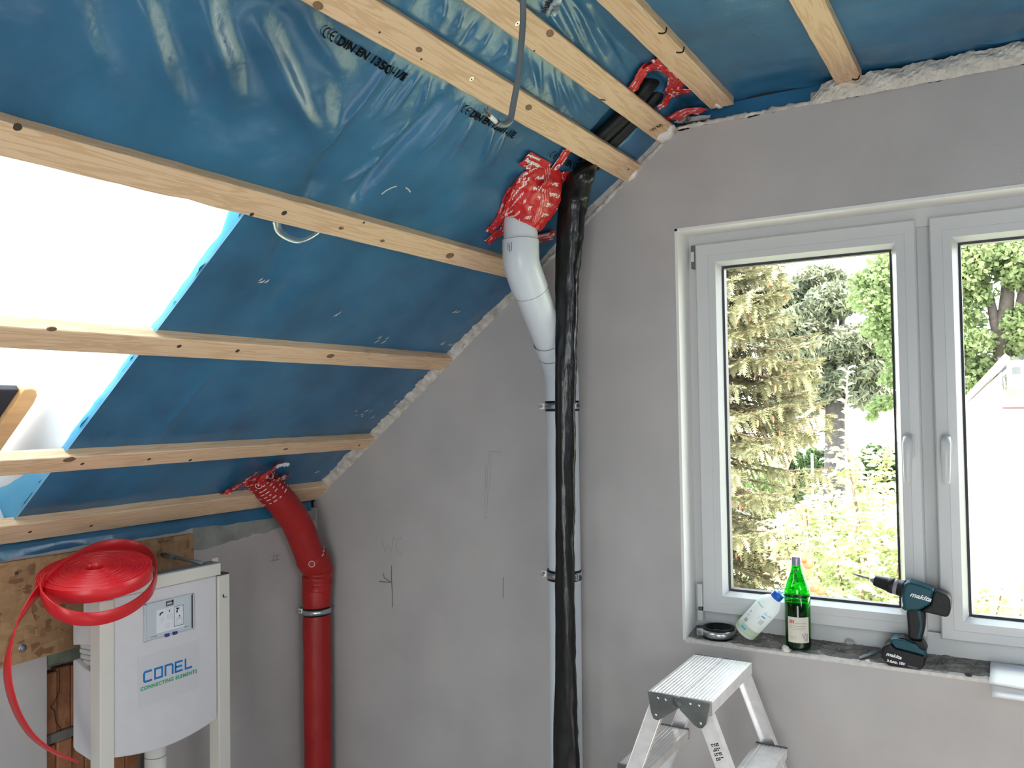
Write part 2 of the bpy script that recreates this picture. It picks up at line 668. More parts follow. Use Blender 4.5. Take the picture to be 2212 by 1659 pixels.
pencil([[(1057, 975), (1081, 976)], [(1081, 971), (1080, 981)], [(1056, 975), (1052, 1055)], [(1061, 978), (1058, 1050)], [(1050, 1000), (1047, 1118)], [(1055, 1050), (1051, 1118)], [(1048, 1119), (1056, 1118)]], .0018, PENCILF, parent=wall_back)

# ---- knee wall (left) with a raw masonry recess
wl = MB()
RY0, RY1, RZ1 = -1.235, -.86, .972
wl.box((XK - .03, -5.2, 0), (XK, RY0, 1.31))
wl.box((XK - .03, RY1, 0), (XK, 0.0, 1.31))
wl.box((XK - .03, RY0, RZ1), (XK, RY1, 1.31))
wl.box((XK - .25, -5.2, 0), (XK - .075, .1, 1.30))
wall_left = struct(wl.build('wall_left', PLASTER))
BRICK = mat('red_hollow_brick', (0.33, 0.145, 0.075), 0.9, spec=0.1, var=0.25, vscale=14, bump=0.6, bscale=70)
MORTAR = mat('grey_mortar', (0.17, 0.16, 0.145), 0.95, var=0.25, vscale=20, bump=0.6, bscale=50)
GREENF = mat('greenish_mortar', (0.17, 0.20, 0.14), 0.9, var=0.2, vscale=20)
def brick(ya, yb, za, zb, seed):
    rng = random.Random(seed)
    b = MB()
    n = max(2, int((yb - ya)/.045))
    for i in range(n):   # ribbed face of a hollow block
        a, c = ya + (yb - ya)*i/n, ya + (yb - ya)*(i + 1)/n
        b.box((XK - .075, a + .0008, za), (XK - .030 - rng.random()*.012, c - .0008, zb - rng.random()*.012))
    return bevel(b.build('brick', BRICK, wall_left), .003, 1)
brick(RY0 + .004, RY1 - .02, .694, .905, 1)
brick(RY0 + .004, RY1 - .02, .42, .662, 2)
brick(RY0 + .004, RY1 - .02, .16, .40, 3)
m_ = MB()
m_.box((XK - .075, RY0, .662), (XK - .025, RY1, .694))
m_.box((XK - .075, RY0, .40), (XK - .025, RY1, .42))
bevel(m_.build('mortar_joint', MORTAR, wall_left), .006, 2)
box('mortar_patch', (XK - .06, RY0, .928), (XK - .006, RY1, RZ1), GREENF, wall_left, .004)
# crack across the upper block
cr = [(128, 1445), (129, 1470), (128, 1495), (117, 1518), (110, 1528), (118, 1535), (121, 1560), (130, 1572), (133, 1590)]
P = [atx(px, py, XK - .028) for px, py in cr]
v, f = stroke_geo([(p.y, p.z) for p in P], .003, Vector((XK - .0285, 0, 0)), Vector((0, 1, 0)), Vector((0, 0, 1)))
obj('crack', v, f, BLACK, wall_left)
pencil([[(590, 1193), (591, 1218)], [(597, 1197), (598, 1212)], [(584, 1202), (603, 1199)], [(583, 1212), (604, 1208)]], .003, PENCILF, plane='x', parent=wall_left)
# raw unpainted plaster band under the membrane
RAW = mat('raw_grey_plaster', (0.27, 0.285, 0.26), 0.95, spec=0.1, var=0.25, vscale=9, bump=0.3, bscale=40)
rb_top, rb_bot = [], []
for i in range(41):
    y = -.67 + i*.0165
    rb_top.append(Vector((XK + .002, y, 1.31)))
    rb_bot.append(Vector((XK + .002, y, 1.240 + .012*noise1(y*5, 3) + .004*noise1(y*33, 5) + .05*(y + .3))))
obj('raw_plaster_band', rb_top + rb_bot, [(i, i + 1, 41 + i + 1, 41 + i) for i in range(40)], RAW, wall_left)

# ---- the rest of the shell (behind the camera)
struct(box('floor', (-2.75, -5.2, -.12), (2.75, .3, 0), FLOORM))
wr = MB()
wr.box((2.73, -5.2, 0), (2.95, .1, 1.36))
struct(wr.build('wall_right', PLASTER))
DX0, DX1, DZ1 = -.2, 1.5, 2.2
wf = MB()
wf.box((-2.75, -5.4, 0), (DX0, -5.2, 3.0))
wf.box((DX1, -5.4, 0), (2.95, -5.2, 3.0))
wf.box((DX0, -5.4, DZ1), (DX1, -5.2, 3.0))
struct(wf.build('wall_front', PLASTER))
# unseen glazed door added behind the camera to light the room
df = MB()
for x in (DX0 + .04, (DX0 + DX1)/2, DX1 - .04):
    df.box((x - .04, -5.33, 0), (x + .04, -5.27, DZ1))
df.box((DX0, -5.33, DZ1 - .08), (DX1, -5.27, DZ1))
df.box((DX0, -5.33, 0), (DX1, -5.27, .06))
added_door_1 = struct(df.build('added_door_1', PVC))
box('pane', (DX0 + .08, -5.302, .06), (DX1 - .08, -5.298, DZ1 - .08), GLASS, added_door_1)
portal('added_door_portal', ((DX0 + DX1)/2, -5.36, DZ1/2), (0, 1, 0), DX1 - DX0, DZ1)

# ---- ceiling: one blue membrane over slope and flat
SK_S0, SK_S1, SK_Y0, SK_Y1 = -1.25, .165, -2.15, -1.372     # roof window opening
FOLDS = []
def fold(p, q, w, a, flat=False, sharp=False):
    if flat:
        A, B = atz(*p, ZC), atz(*q, ZC)
        A, B = (SB + A.x - XB, A.y), (SB + B.x - XB, B.y)
    else:
        A, B = ats(*p), ats(*q)
    FOLDS.append((A, B, w, a, sharp))
# wide bands, upper left field
fold((425, -40), (505, 235), .030, 0.0232)
fold((283, -40), (390, 245), .022, 0.0159)
fold((150, -30), (210, 150), .022, 0.0101)
fold((560, 60), (690, 310), .024, 0.0203)
fold((630, -30), (745, 165), .026, .008)
fold((690, 190), (720, 320), .03, 0.0116)
fold((850, 120), (690, 330), .020, 0.0203, sharp=True)
fold((880, 145), (800, 255), .007, 0.0116, sharp=True)
fold((735, 280), (560, 640), .028, -0.0145)
fold((975, 190), (760, 440), .022, -0.0203)
fold((1000, 215), (905, 335), .014, 0.0159, sharp=True)
fold((930, 165), (905, 245), .008, 0.0116, sharp=True)
fold((950, 175), (960, 215), .008, 0.0101, sharp=True)
fold((905, 160), (830, 260), .010, 0.0101)
fold((830, 340), (740, 400), .010, 0.0116, sharp=True)
fold((1065, 280), (1040, 345), .010, 0.0101)
fold((1020, 260), (965, 345), .016, 0.0087)
fold((1090, 290), (1060, 350), .008, 0.0072)
fold((880, 270), (800, 330), .012, 0.0101, sharp=True)
# between the two top battens
for (a, b, w, h) in [((905, -40), (845, 90), .02, .012), ((965, -10), (935, 75), .014, .010), ((1000, 20), (965, 95), .008, .010), ((1030, 40), (985, 110), .012, -.011),
                     ((1062, 62), (1018, 120), .008, .010), ((1100, 90), (1050, 140), .010, .010), ((1095, 60), (1085, 140), .012, .007), ((1140, 105), (1165, 200), .012, -.010),
                     ((1165, 130), (1168, 205), .006, .008), ((1192, 148), (1206, 235), .008, .009), ((1205, 160), (1240, 250), .008, .009), ((1232, 175), (1262, 245), .010, .008),
                     ((1120, 115), (1115, 190), .012, .008), ((1265, 200), (1285, 250), .012, .006)]:
    fold(a, b, w, h, sharp=abs(h) > .0095)
# between top slope batten and first flat batten
for (a, b, w, h) in [((1150, -40), (1235, 90), .010, .010), ((1195, -30), (1275, 120), .008, .010), ((1220, -20), (1300, 145), .008, .009), ((1250, -10), (1330, 140), .014, .010),
                     ((1270, 10), (1350, 150), .008, .008), ((1165, -20), (1215, 60), .007, .008)]:
    fold(a, b, w, h, flat=True)
fold((1626, 55), (1635, 82), .006, .004, flat=True)
fold((1790, 180), (1700, 190), .012, .006, flat=True)
fold((2212, 75), (2120, 92), .012, .006, flat=True)
# lower fields, weak folds
for (a, b, w, h) in [((800, 640), (740, 720), .04, .006), ((640, 600), (560, 690), .03, -.007), ((480, 780), (330, 960), .012, .006), ((560, 800), (520, 900), .05, .006),
                     ((700, 600), (610, 700), .05, .006), ((860, 640), (930, 700), .05, .004), ((900, 420), (820, 560), .04, .005), ((1000, 400), (930, 520), .04, .005)]:
    fold(a, b, w, h)

BAT_S = [(-1.312, -1.20), (-.934, -.861), (-.406, -.333), (.120, .195), (.651, .7305), (.832, .906)]
PIN_C = [(a + b)/2 for a, b in BAT_S]

def nsum(A, Y, seeds):
    h = 0
    for fx, fy, am, ph in seeds:
        h = h + am*np.sin(A*fx + Y*fy + ph + 1.3*np.sin(A*fy*.35 - Y*fx*.4 + ph*2))
    return h
def height(A, Y):
    """how far the sheet bulges into the room at arc coordinate A, depth Y"""
    h = nsum(A, Y, [(7, 3, .0035, .3), (4, -9, .003, 1.9), (17, 8, .0012, 4.1), (11, -19, .001, .7), (31, 22, .0005, 2.2), (27, -39, .0005, 5.2), (6, 55, .0004, 1.1)])
    for (a, b, w, am, sharp) in FOLDS:
        dx, dy = b[0] - a[0], b[1] - a[1]
        L = sqrt(dx*dx + dy*dy)
        ux, uy = dx/L, dy/L
        t = ((A - a[0])*ux + (Y - a[1])*uy)/L
        d = (A - a[0])*-uy + (Y - a[1])*ux
        d = d + .10*w*np.sin(t*7 + w*300)
        tt = np.clip(t, 0, 1)
        taper = np.sin(np.pi*(.06 + .94*tt)*(1 - .02))**.6
        end = np.exp(-((t - tt)*L/(w*1.2))**2)
        prof = np.exp(-np.abs(d)/(w*.75)) if sharp else np.exp(-(d/w)**2)
        h = h + am*prof*taper*end
    pin = np.ones_like(A)
    for c in PIN_C:
        pin = np.minimum(pin, np.clip((np.abs(A - c) - .03)/.06, 0, 1))
    for xc in (-.8283, -.4217):
        pin = np.minimum(pin, np.clip((np.abs(A - (SB + xc - XB)) - .03)/.05, 0, 1))
    h = h*pin
    # pocket pushed up by the two black tubes
    t = np.clip((A - .55)/.40, 0, 1)
    yc = -.275 - .0*t
    pk = np.exp(-((Y - yc)/.085)**4)*np.clip((A - .60)/.08, 0, 1)*np.clip((1.0 - A)/.06, 0, 1)
    return h - .056*pk

def build_ceiling():
    ys = np.concatenate([np.linspace(-5.2, -2.62, 14), np.arange(-2.6, -1.601, .012), np.arange(-1.59, .0401, .0062)])
    j = int(np.argmin(np.abs(ys - SK_Y1)))
    ys[j] = SK_Y1
    j = int(np.argmin(np.abs(ys - SK_Y0)))
    ys[j] = SK_Y0
    aa = np.concatenate([np.arange(-1.40, .18, .01), np.arange(.185, SB - .002, .0055), [SB]])
    for sv in (SK_S0, SK_S1):
        aa[int(np.argmin(np.abs(aa - sv)))] = sv
    ab = SB + np.concatenate([np.arange(.006, .45, .006), np.arange(.46, 1.25, .012), [1.5, 1.97]])
    al = np.concatenate([aa, ab])
    A, Y = np.meshgrid(al, ys, indexing='ij')
    H = height(A, Y)
    sl = A <= SB + 1e-6
    k = K0 + ME
    w = np.clip((A - SB)/.03 + .5, 0, 1)
    nx = NI.x*(1 - w)
    nz = NI.z*(1 - w) - w
    X = np.where(sl, SD.x*A + NI.x*k, XB + (A - SB)) + nx*H
    Z = np.where(sl, SD.z*A + NI.z*k, ZC) + nz*H
    Yv = Y.copy()
    # the cut edge of the roof window opening waves a little
    jy = int(np.argmin(np.abs(ys - SK_Y1)))
    ins = (al > SK_S0 - .01) & (al < SK_S1 + .01)
    wv = np.array([-abs(.010*noise1(a*9, 2) + .005*noise1(a*31, 7)) for a in al])
    for dj, fct in ((0, 1), (1, .8), (2, .6), (3, .3)):
        Yv[ins, jy + dj] += wv[ins]*fct
    nA, nY = A.shape
    V = np.stack([X, Yv, Z], -1).reshape(-1, 3)
    I = np.arange(nA*nY).reshape(nA, nY)
    am = (al[:-1] + al[1:])/2
    ym = (ys[:-1] + ys[1:])/2
    hole = ((am > SK_S0) & (am < SK_S1))[:, None] & ((ym > SK_Y0) & (ym < SK_Y1))[None, :]
    q = np.stack([I[:-1, :-1], I[1:, :-1], I[1:, 1:], I[:-1, 1:]], -1)[~hole]
    b = len(V)
    ex = []
    # right slope of the roof, plain, with an unseen opening added to let in more light
    def R(s, y):
        p = S(s, y, ME)
        return (-p.x, p.y, p.z)
    cuts_s = [-1.40, -.95, .35, SB]
    cuts_y = [-5.2, -3.3, -2.2, .04]
    rv_ = [R(s, y) for s in cuts_s for y in cuts_y]
    rf = [(b + i*4 + jj, b + (i + 1)*4 + jj, b + (i + 1)*4 + jj + 1, b + i*4 + jj + 1) for i in range(3) for jj in range(3) if not (i == 1 and jj == 1)]
    # strip hanging down over the knee wall below the lowest batten
    b2 = b + 16
    st = []
    n = 90
    for i in range(n + 1):
        y = -2.4 + (2.36)*i/n
        p = S(-1.40, y, ME)
        st.append((p.x, y, p.z))
        st.append((XK - .004 + .003*noise1(y*8, 1), y, 1.352 + .004*noise1(y*6, 2)))
        st.append((XK + .008 + .004*noise1(y*11, 4), y, 1.325))
        st.append((XK + .008 + .006*noise1(y*13, 6), y, 1.300 + .008*noise1(y*7, 5)))
    sf = [(b2 + i*4 + c, b2 + (i + 1)*4 + c, b2 + (i + 1)*4 + c + 1, b2 + i*4 + c + 1) for i in range(n) for c in range(3)]
    b3 = b2 + len(st)
    dn = []
    for i in range(101):
        x = XB + (i/100)*1.9
        w = .004*noise1(x*12, 3)
        dn += [(x, .038, ZC), (x, .036 + w, ZC - .03), (x, .030 + w, ZC - .065), (x, .040, ZC - .10)]
    df_ = [(b3 + i*4 + c, b3 + (i + 1)*4 + c, b3 + (i + 1)*4 + c + 1, b3 + i*4 + c + 1) for i in range(100) for c in range(3)]
    verts = V.tolist() + rv_ + st + dn
    sf = sf + df_
    return obj('ceiling', verts, q.tolist() + rf + sf, MEMB, None, True)
ceiling = struct(build_ceiling())
portal('roof_window_portal', tuple(S(-.55, -1.76, -.40)), tuple(NI), 0.78, 1.42, up=SD)
pr = S(-.30, -2.75, -.40)
portal('added_roof_opening_portal', (-pr.x, pr.y, pr.z), (-NI.x, 0, NI.z), 1.1, 1.3, up=(-SD.x, 0, SD.z))  # for the unseen opening added in the right slope
portal('window_portal', ((WX0 + WX1)/2, .32, (WZ0 + WZ1)/2), (0, -1, 0), WX1 - WX0, WZ1 - WZ0)

# roof build-up behind the membrane, leaving the openings free
RB = MB()
def slab(s0, s1, y0, y1, e0, e1, mir=False):
    c = S((s0 + s1)/2, (y0 + y1)/2, (e0 + e1)/2)
    X, Z = SD, NI
    if mir:
        c = Vector((-c.x, c.y, c.z))
        X, Z = Vector((-SD.x, 0, SD.z)), Vector((-NI.x, 0, NI.z))
    RB.obox(c, ((s1 - s0)/2, (y1 - y0)/2, abs(e1 - e0)/2), (X, Vector((0, 1, 0)), Z))
E0, E1 = -.125, -.36
slab(-1.75, SK_S0 - .004, -5.5, .45, E0, E1)
slab(SK_S1 + .004, 1.30, -5.5, .45, E0, E1)
slab(SK_S0 - .004, SK_S1 + .004, SK_Y1 + .004, .45, E0, E1)
slab(SK_S0 - .004, SK_S1 + .004, -5.5, SK_Y0 - .004, E0, E1)
slab(-1.75, -.95, -5.5, .45, E0, E1, True)
slab(.35, 1.30, -5.5, .45, E0, E1, True)
slab(-.95, .35, -2.2, .45, E0, E1, True)
slab(-.95, .35, -5.5, -3.3, E0, E1, True)
RB.box((-1.05, -5.5, 2.90), (1.05, .45, 3.10))
roof = RB.build('roof', mat('roof_underlay', (0.25, 0.20, 0.16), 0.9))
struct(roof)
# added seal between wall top and roof, blocks light leaks
sb_ = MB()
for i in range(12):
    s0 = -1.45 + i*.2
    sb_.obox(S(s0 + .1, .17, -.075), (.101, .13, .07), (SD, Vector((0, 1, 0)), NI))
sb_.box((-1.05, .048, 2.70), (1.05, .30, 2.92))
for i in range(12):
    s0 = -1.45 + i*.2
    c = S(s0 + .1, .17, -.075)
    sb_.obox(Vector((-c.x, c.y, c.z)), (.101, .13, .07), (Vector((-SD.x, 0, SD.z)), Vector((0, 1, 0)), Vector((-NI.x, 0, NI.z))))
sb_.build('light_seal', mat('dark_seal', (0.06, 0.05, 0.045), 0.9), roof)

# plaster flecks on the membrane
fl = MB()
rf_ = random.Random(3)
def fleck(px, py, n, sz):
    for i in range(n):
        s, y = ats(px + rf_.uniform(-1, 1)*sz, py + rf_.uniform(-.6, .6)*sz, ME + .006)
        a = rf_.uniform(.5, 1.1)
        L, W = rf_.uniform(.006, .016), rf_.uniform(.002, .005)
        d1 = (SD*sin(a) + Vector((0, 1, 0))*cos(a))
        d2 = d1.cross(NI)
        c = S(s, y, ME + .012)
        fl.add([c - d1*L, c - d2*W + NI*.003, c + d1*L, c + d2*W + NI*.002], [(0, 1, 2, 3)])
for px, py, n, sz in [(567, 604, 3, 7), (728, 676, 2, 6), (985, 668, 3, 5), (822, 728, 4, 14), (793, 890, 6, 14), (850, 870, 4, 16), (900, 830, 4, 16), (1055, 700, 6, 18), (1090, 655, 5, 14),
                      (1235, 520, 5, 12), (1330, 420, 4, 12), (760, 890, 2, 10), (690, 1020, 2, 8), (965, 740, 5, 14)]:
    fleck(px, py, n, sz)
o = fl.build('plaster_splash', mat('pale_splash', (0.52, 0.52, 0.48), 0.9), ceiling)
o['kind'] = 'stuff'
arc = [(820, 413), (830, 405), (842, 399), (852, 396)]
P = [ats(px, py, ME) for px, py in arc]
org = S(0, 0, ME + .012)
v, f = stroke_geo([(y, s) for s, y in P], .005, org, Vector((0, 1, 0)), SD)
obj('scratch', v, f, MATS['pale_splash'], ceiling)
P = [ats(px, py, ME) for px, py in [(872, 399), (878, 403), (882, 409)]]
v, f = stroke_geo([(y, s) for s, y in P], .004, org, Vector((0, 1, 0)), SD)
obj('scratch', v, f, MATS['pale_splash'], ceiling)

# printed standard mark on the membrane, three times
INK = mat('membrane_ink', (0.008, 0.008, 0.008), 0.9, spec=0.05)
def drape(o, lift=.005):
    """lay a flat mesh onto the wrinkled membrane"""
    me = o.data
    off = np.array(root_loc(o))
    co = np.zeros(len(me.vertices)*3)
    me.vertices.foreach_get('co', co)
    co = co.reshape(-1, 3) + off
    sd, ni = np.array(SD), np.array(NI)
    a = co @ sd
    hh = height(a, co[:, 1])
    cur = co @ ni - K0
    co = co + np.outer(ME + hh + lift - cur, ni)
    me.vertices.foreach_set('co', (co - off).ravel())
    me.update()
    return o
def membrane_print(pa, pb, size, lo, hi):
    s0, y0 = ats(*pa, ME + .014)
    s1, y1 = ats(*pb, ME + .014)
    o0 = S(s0, y0, ME + .016)
    d = S(s1, y1, ME + .016) - o0
    L = .282
    X = d.normalized()
    Y = NI.cross(X)
    g = MB()
    h = size
    for cx_, bar in ((h*.42, False), (h*1.22, True)):
        h = size*1.0
        arcp = [(cx_ + h*.40*cos(a), h*.42 + h*.40*sin(a)) for a in np.linspace(radians(80), radians(280), 13)]
        v_, f_ = stroke_geo(arcp, h*.13, o0, X, Y)
        g.add(v_, f_)
        if bar:
            v_, f_ = stroke_geo([(cx_ - h*.40, h*.42), (cx_ + h*.02, h*.42)], h*.13, o0, X, Y)
            g.add(v_, f_)
    drape(g.build('printed_mark', INK, ceiling))
    drape(text('printed_lettering', 'DIN EN 13501-1/E', size*1.05, o0 + X*(h*1.75), X, Y, INK, ceiling, width=L - h*1.75, bold=.0012))
membrane_print((697, 82), (872, 178), .027, 0, 1)
membrane_print((994, 242), (1112, 304), .027, 0, 1)
membrane_print((1190, 343), (1303, 400), .027, 0, 1)

# ================================================================== WINDOW
def loops_geo(loops):
    """loops: list of rectangles (x0, x1, z0, z1, y); walls between one and the next"""
    vs, fs = [], []
    for (x0, x1, z0, z1, y) in loops:
        vs += [(x0, y, z0), (x1, y, z0), (x1, y, z1), (x0, y, z1)]
    for i in range(len(loops) - 1):
        for k in range(4):
            k2 = (k + 1) % 4
            fs.append((i*4 + k, i*4 + k2, (i + 1)*4 + k2, (i + 1)*4 + k))
    return vs, fs
FZ0 = .962
g = MB()
fx0, fx1, fz1 = WX0 + .004, WX1 - .004, WZ1 - .004
g.add(*loops_geo([(fx0, fx1, FZ0, fz1, .19), (fx0, fx1, FZ0, fz1, .118), (fx0 + .052, fx1 - .052, FZ0 + .068, fz1 - .058, .118), (fx0 + .052, fx1 - .052, FZ0 + .068, fz1 - .058, .19)]))
g.box((-.262, .136, FZ0 + .05), (-.206, .19, fz1 - .04))
window_1 = struct(g.build('window_1', PVC))
def sash(x0, x1, z0, z1, gx0, gx1, gz0, gz1):
    g = MB()
    b = .016
    g.add(*loops_geo([(x0, x1, z0, z1, .165), (x0, x1, z0, z1, .092), (x0 + .004, x1 - .004, z0 + .004, z1 - .004, .088),
                      (gx0 - b - .026, gx1 + b + .026, gz0 - b - .026, gz1 + b + .026, .0875), (gx0 - b - .025, gx1 + b + .025, gz0 - b - .025, gz1 + b + .025, .0885),
                      (gx0 - b - .024, gx1 + b + .024, gz0 - b - .024, gz1 + b + .024, .0875),
                      (gx0 - b, gx1 + b, gz0 - b, gz1 + b, .088), (gx0 - .002, gx1 + .002, gz0 - .002, gz1 + .002, .112), (gx0, gx1, gz0, gz1, .125), (gx0, gx1, gz0, gz1, .165)]))
    s = g.build('sash', PVC, window_1)
    g = MB()
    t = .0065
    g.add(*loops_geo([(gx0 - .001, gx1 + .001, gz0 - .001, gz1 + .001, .1135), (gx0 + t, gx1 - t, gz0 + t, gz1 - t, .1165), (gx0 + t, gx1 - t, gz0 + t, gz1 - t, .145)]))
    g.build('gasket', GASKET, s)
    box('pane', (gx0 - .005, .124, gz0 - .005), (gx1 + .005, .128, gz1 + .005), GLASS, s)
    return s
sash_a = sash(-.966, -.254, 1.019, 2.321, -.878, -.327, 1.097, 2.238)
sash_b = sash(-.215, .512, 1.019, 2.321, -.138, .435, 1.092, 2.237)
def handle(x, par, sgn):
    g = MB()
    v_, f_ = prism_geo([Vector((x + .0155*cx2, .089, 1.61 + .036*cz2)) for cx2, cz2 in [(-1, -.7), (-.7, -1), (.7, -1), (1, -.7), (1, .7), (.7, 1), (-.7, 1), (-1, .7)]], (0, -.012, 0))
    g.add(v_, f_)
    v_, f_ = lathe_geo((x, .079, 1.628), (0, -1, 0), [(0, .0125), (.026, .0115), (.032, .010), (.034, 0)], 16)
    g.add(v_, f_)
    rosette = bevel(g.build('handle_rosette', PVC, par), .003, 2)
    v_, f_ = tube_geo([(x, .052, 1.640), (x, .045, 1.622), (x - .001, .042, 1.58), (x - .002, .045, 1.53), (x - .003, .048, 1.503), (x - .003, .049, 1.498)],
                      [.0125, .0145, .0135, .012, .011, .007], 14, flat=.75)
    lever = obj('handle', v_, f_, PVC, par, True)
    return lever
handle(-.289, sash_a, 1)
handle(-.183, sash_b, 1)
hg = MB()
hg.box((-.984, .094, 2.238), (-.966, .118, 2.322))
bevel(hg.build('hinge', DSTEEL, window_1), .003, 2)
box('hinge_cover', (-.983, .088, 2.262), (-.971, .094, 2.298), PVC, window_1, .002)
box('hinge_cover', (-.986, .088, 1.035), (-.967, .118, 1.115), PVC, window_1, .003)
box('hinge', (-.984, .090, 1.024), (-.970, .118, 1.033), DSTEEL, window_1, .002)
box('hinge_cover', (-.986, .088, .985), (-.967, .118, 1.022), PVC, window_1, .003)

# rough mortar bed where the sill board is missing
SILLM = mat('rough_mortar_sill', (0.24, 0.22, 0.20), 0.95, spec=0.1, var=0.35, vscale=22, bump=0.9, bscale=60)
def sill_z(x, y):
    t = max(0, min(1, y/.13))
    return .9385 + .024*t + .0035*noise1(x*40 + y*13, 2)*min(1, t*4) + .0025*noise1(x*15 - y*55, 6)*min(1, t*4)
nx_, ny_ = 200, 20
vs = [(WX0 + (WX1 - WX0)*i/nx_, .13*j/ny_, sill_z(WX0 + (WX1 - WX0)*i/nx_, .13*j/ny_) + RNG.random()*.002*(j > 1)) for i in range(nx_ + 1) for j in range(ny_ + 1)]
fs = [(i*(ny_ + 1) + j, (i + 1)*(ny_ + 1) + j, (i + 1)*(ny_ + 1) + j + 1, i*(ny_ + 1) + j + 1) for i in range(nx_) for j in range(ny_)]
sill = struct(obj('window_sill', vs, fs, SILLM))
lipv, lipf = [], []
for i in range(161):
    x = WX0 + (WX1 - WX0)*i/160
    w = .012 + .008*abs(noise1(x*25, 1))
    lipv += [(x, -.0012, .930), (x, -.0012, .9405), (x, w, sill_z(x, w) + .0022)]
for i in range(160):
    lipf += [(i*3, i*3 + 3, i*3 + 4, i*3 + 1), (i*3 + 1, i*3 + 4, i*3 + 5, i*3 + 2)]
obj('plaster_edge', lipv, lipf, mat('pale_plaster_edge', (0.62, 0.58, 0.54), 0.9, var=0.12, vscale=60), sill)

# roof window in the slope
PINE = mat('lacquered_pine', (0.80, 0.47, 0.20), 0.35, var=0.12, vscale=6, stretch=(6, 1, 6))
REVF = leaf_mat('white_lining_film', (0.80, 0.84, 0.88), (0.84, 0.88, 0.92), .25)
RE = -.20
def S4(s0, s1, y0, y1, e): return [S(s0, y0, e), S(s1, y0, e), S(s1, y1, e), S(s0, y1, e)]
def srect(loops):
    vs, fs = [], []
    for L in loops:
        vs += S4(*L)
    for i in range(len(loops) - 1):
        for k in range(4):
            k2 = (k + 1) % 4
            fs.append((i*4 + k, i*4 + k2, (i + 1)*4 + k2, (i + 1)*4 + k))
    return vs, fs
H_ = (SK_S0, SK_S1, SK_Y0, SK_Y1)
RO = -.37
v, f = srect([(*H_, ME + .008), (SK_S0 + .002, SK_S1 - .002, SK_Y0 + .002, SK_Y1 - .002, RE), (SK_S0 + .004, SK_S1 - .004, SK_Y0 + .004, SK_Y1 - .004, RO - .07)])
fr0 = (SK_S0 - .03, SK_S1 + .03, SK_Y0 - .03, SK_Y1 + .03)
fr1 = (SK_S0 + .0035, SK_S1 - .0035, SK_Y0 + .0035, SK_Y1 - .0035)
g = MB()
g.add(*srect([(*fr0, RO - .06), (*fr0, RO - .002), (*fr1, RO - .002), (*fr1, RO - .06)]))
window_2 = struct(g.build('window_2', PINE))
obj('lining', v, f, REVF, window_2)
LIPM = leaf_mat('glowing_film_edge', (.22, .60, .88), (.36, .74, .95), .75, 5)  # light cyan paints the daylight glow along the membrane's wrapped edge
lv, lf = [], []
for i in range(61):
    s_ = SK_S0 + (SK_S1 - SK_S0)*i/60
    d_ = .014 + .12*max(0, 1 - (s_ - SK_S0)/.40)**1.5 + .06*max(0, (s_ - .02)/.14) + .005*noise1(s_*11, 3)
    lv += [S(s_, SK_Y1 - .004, ME + .010), S(s_, SK_Y1 - .006, ME - d_*.5), S(s_, SK_Y1 - .004, ME - d_)]
for i in range(60):
    for c in (0, 1):
        lf.append((i*3 + c, i*3 + 3 + c, i*3 + 4 + c, i*3 + 1 + c))
obj('film_edge', lv, lf, LIPM, window_2, True)
# lower corner of the sash: pine stile, shaped to end where glare bleaches it, and dark blind
ye = SK_Y1 - .006
st_ = []
for s_, y_ in [(-1.235, ye - .085), (-1.235, ye - .028), (-.86, ye - .028), (-.82, ye - .034), (-.797, ye - .048), (-.790, ye - .066), (-.795, ye - .085)]:
    st_.append(S(s_, y_, RE))
prism('sash_stile', st_, NI*-.05, PINE, window_2, .004)
bl = S4(-1.235, -.81, SK_Y0 + .07, ye - .088, RE - .012)
prism('dark_blind', bl, NI*-.02, mat('dark_blind', (0.02, 0.02, 0.03), 0.7), window_2, .003)
prism('pane', S4(*fr1, RO - .035), NI*-.006, GLASS, window_2)

# ================================================================== BATTENS
KNOTM = mat('dark_knot', (0.20, 0.105, 0.055), 0.6, var=0.3, vscale=120)
HOLEM = mat('nail_hole', (0.055, 0.035, 0.025), 0.8)
SCREWM = mat('bright_screw', (0.75, 0.72, 0.62), 0.3, 0.9)
def disc_part(name, c, X, Y, rx, ry, m, parent, lift, seg=14, ring=None):
    N = X.cross(Y).normalized()
    vs = [c + N*lift]
    fs = []
    for k in range(seg):
        a = 2*pi*k/seg
        vs.append(c + X*(rx*cos(a)) + Y*(ry*sin(a)) + N*lift*.8)
    for k in range(seg):
        vs.append(vs[1 + k] - N*(lift + .002))
    for k in range(seg):
        k2 = (k + 1) % seg
        fs.append((0, 1 + k, 1 + k2))
        fs.append((1 + k, 1 + seg + k, 1 + seg + k2, 1 + k2))
    return obj(name, vs, fs, m, parent)

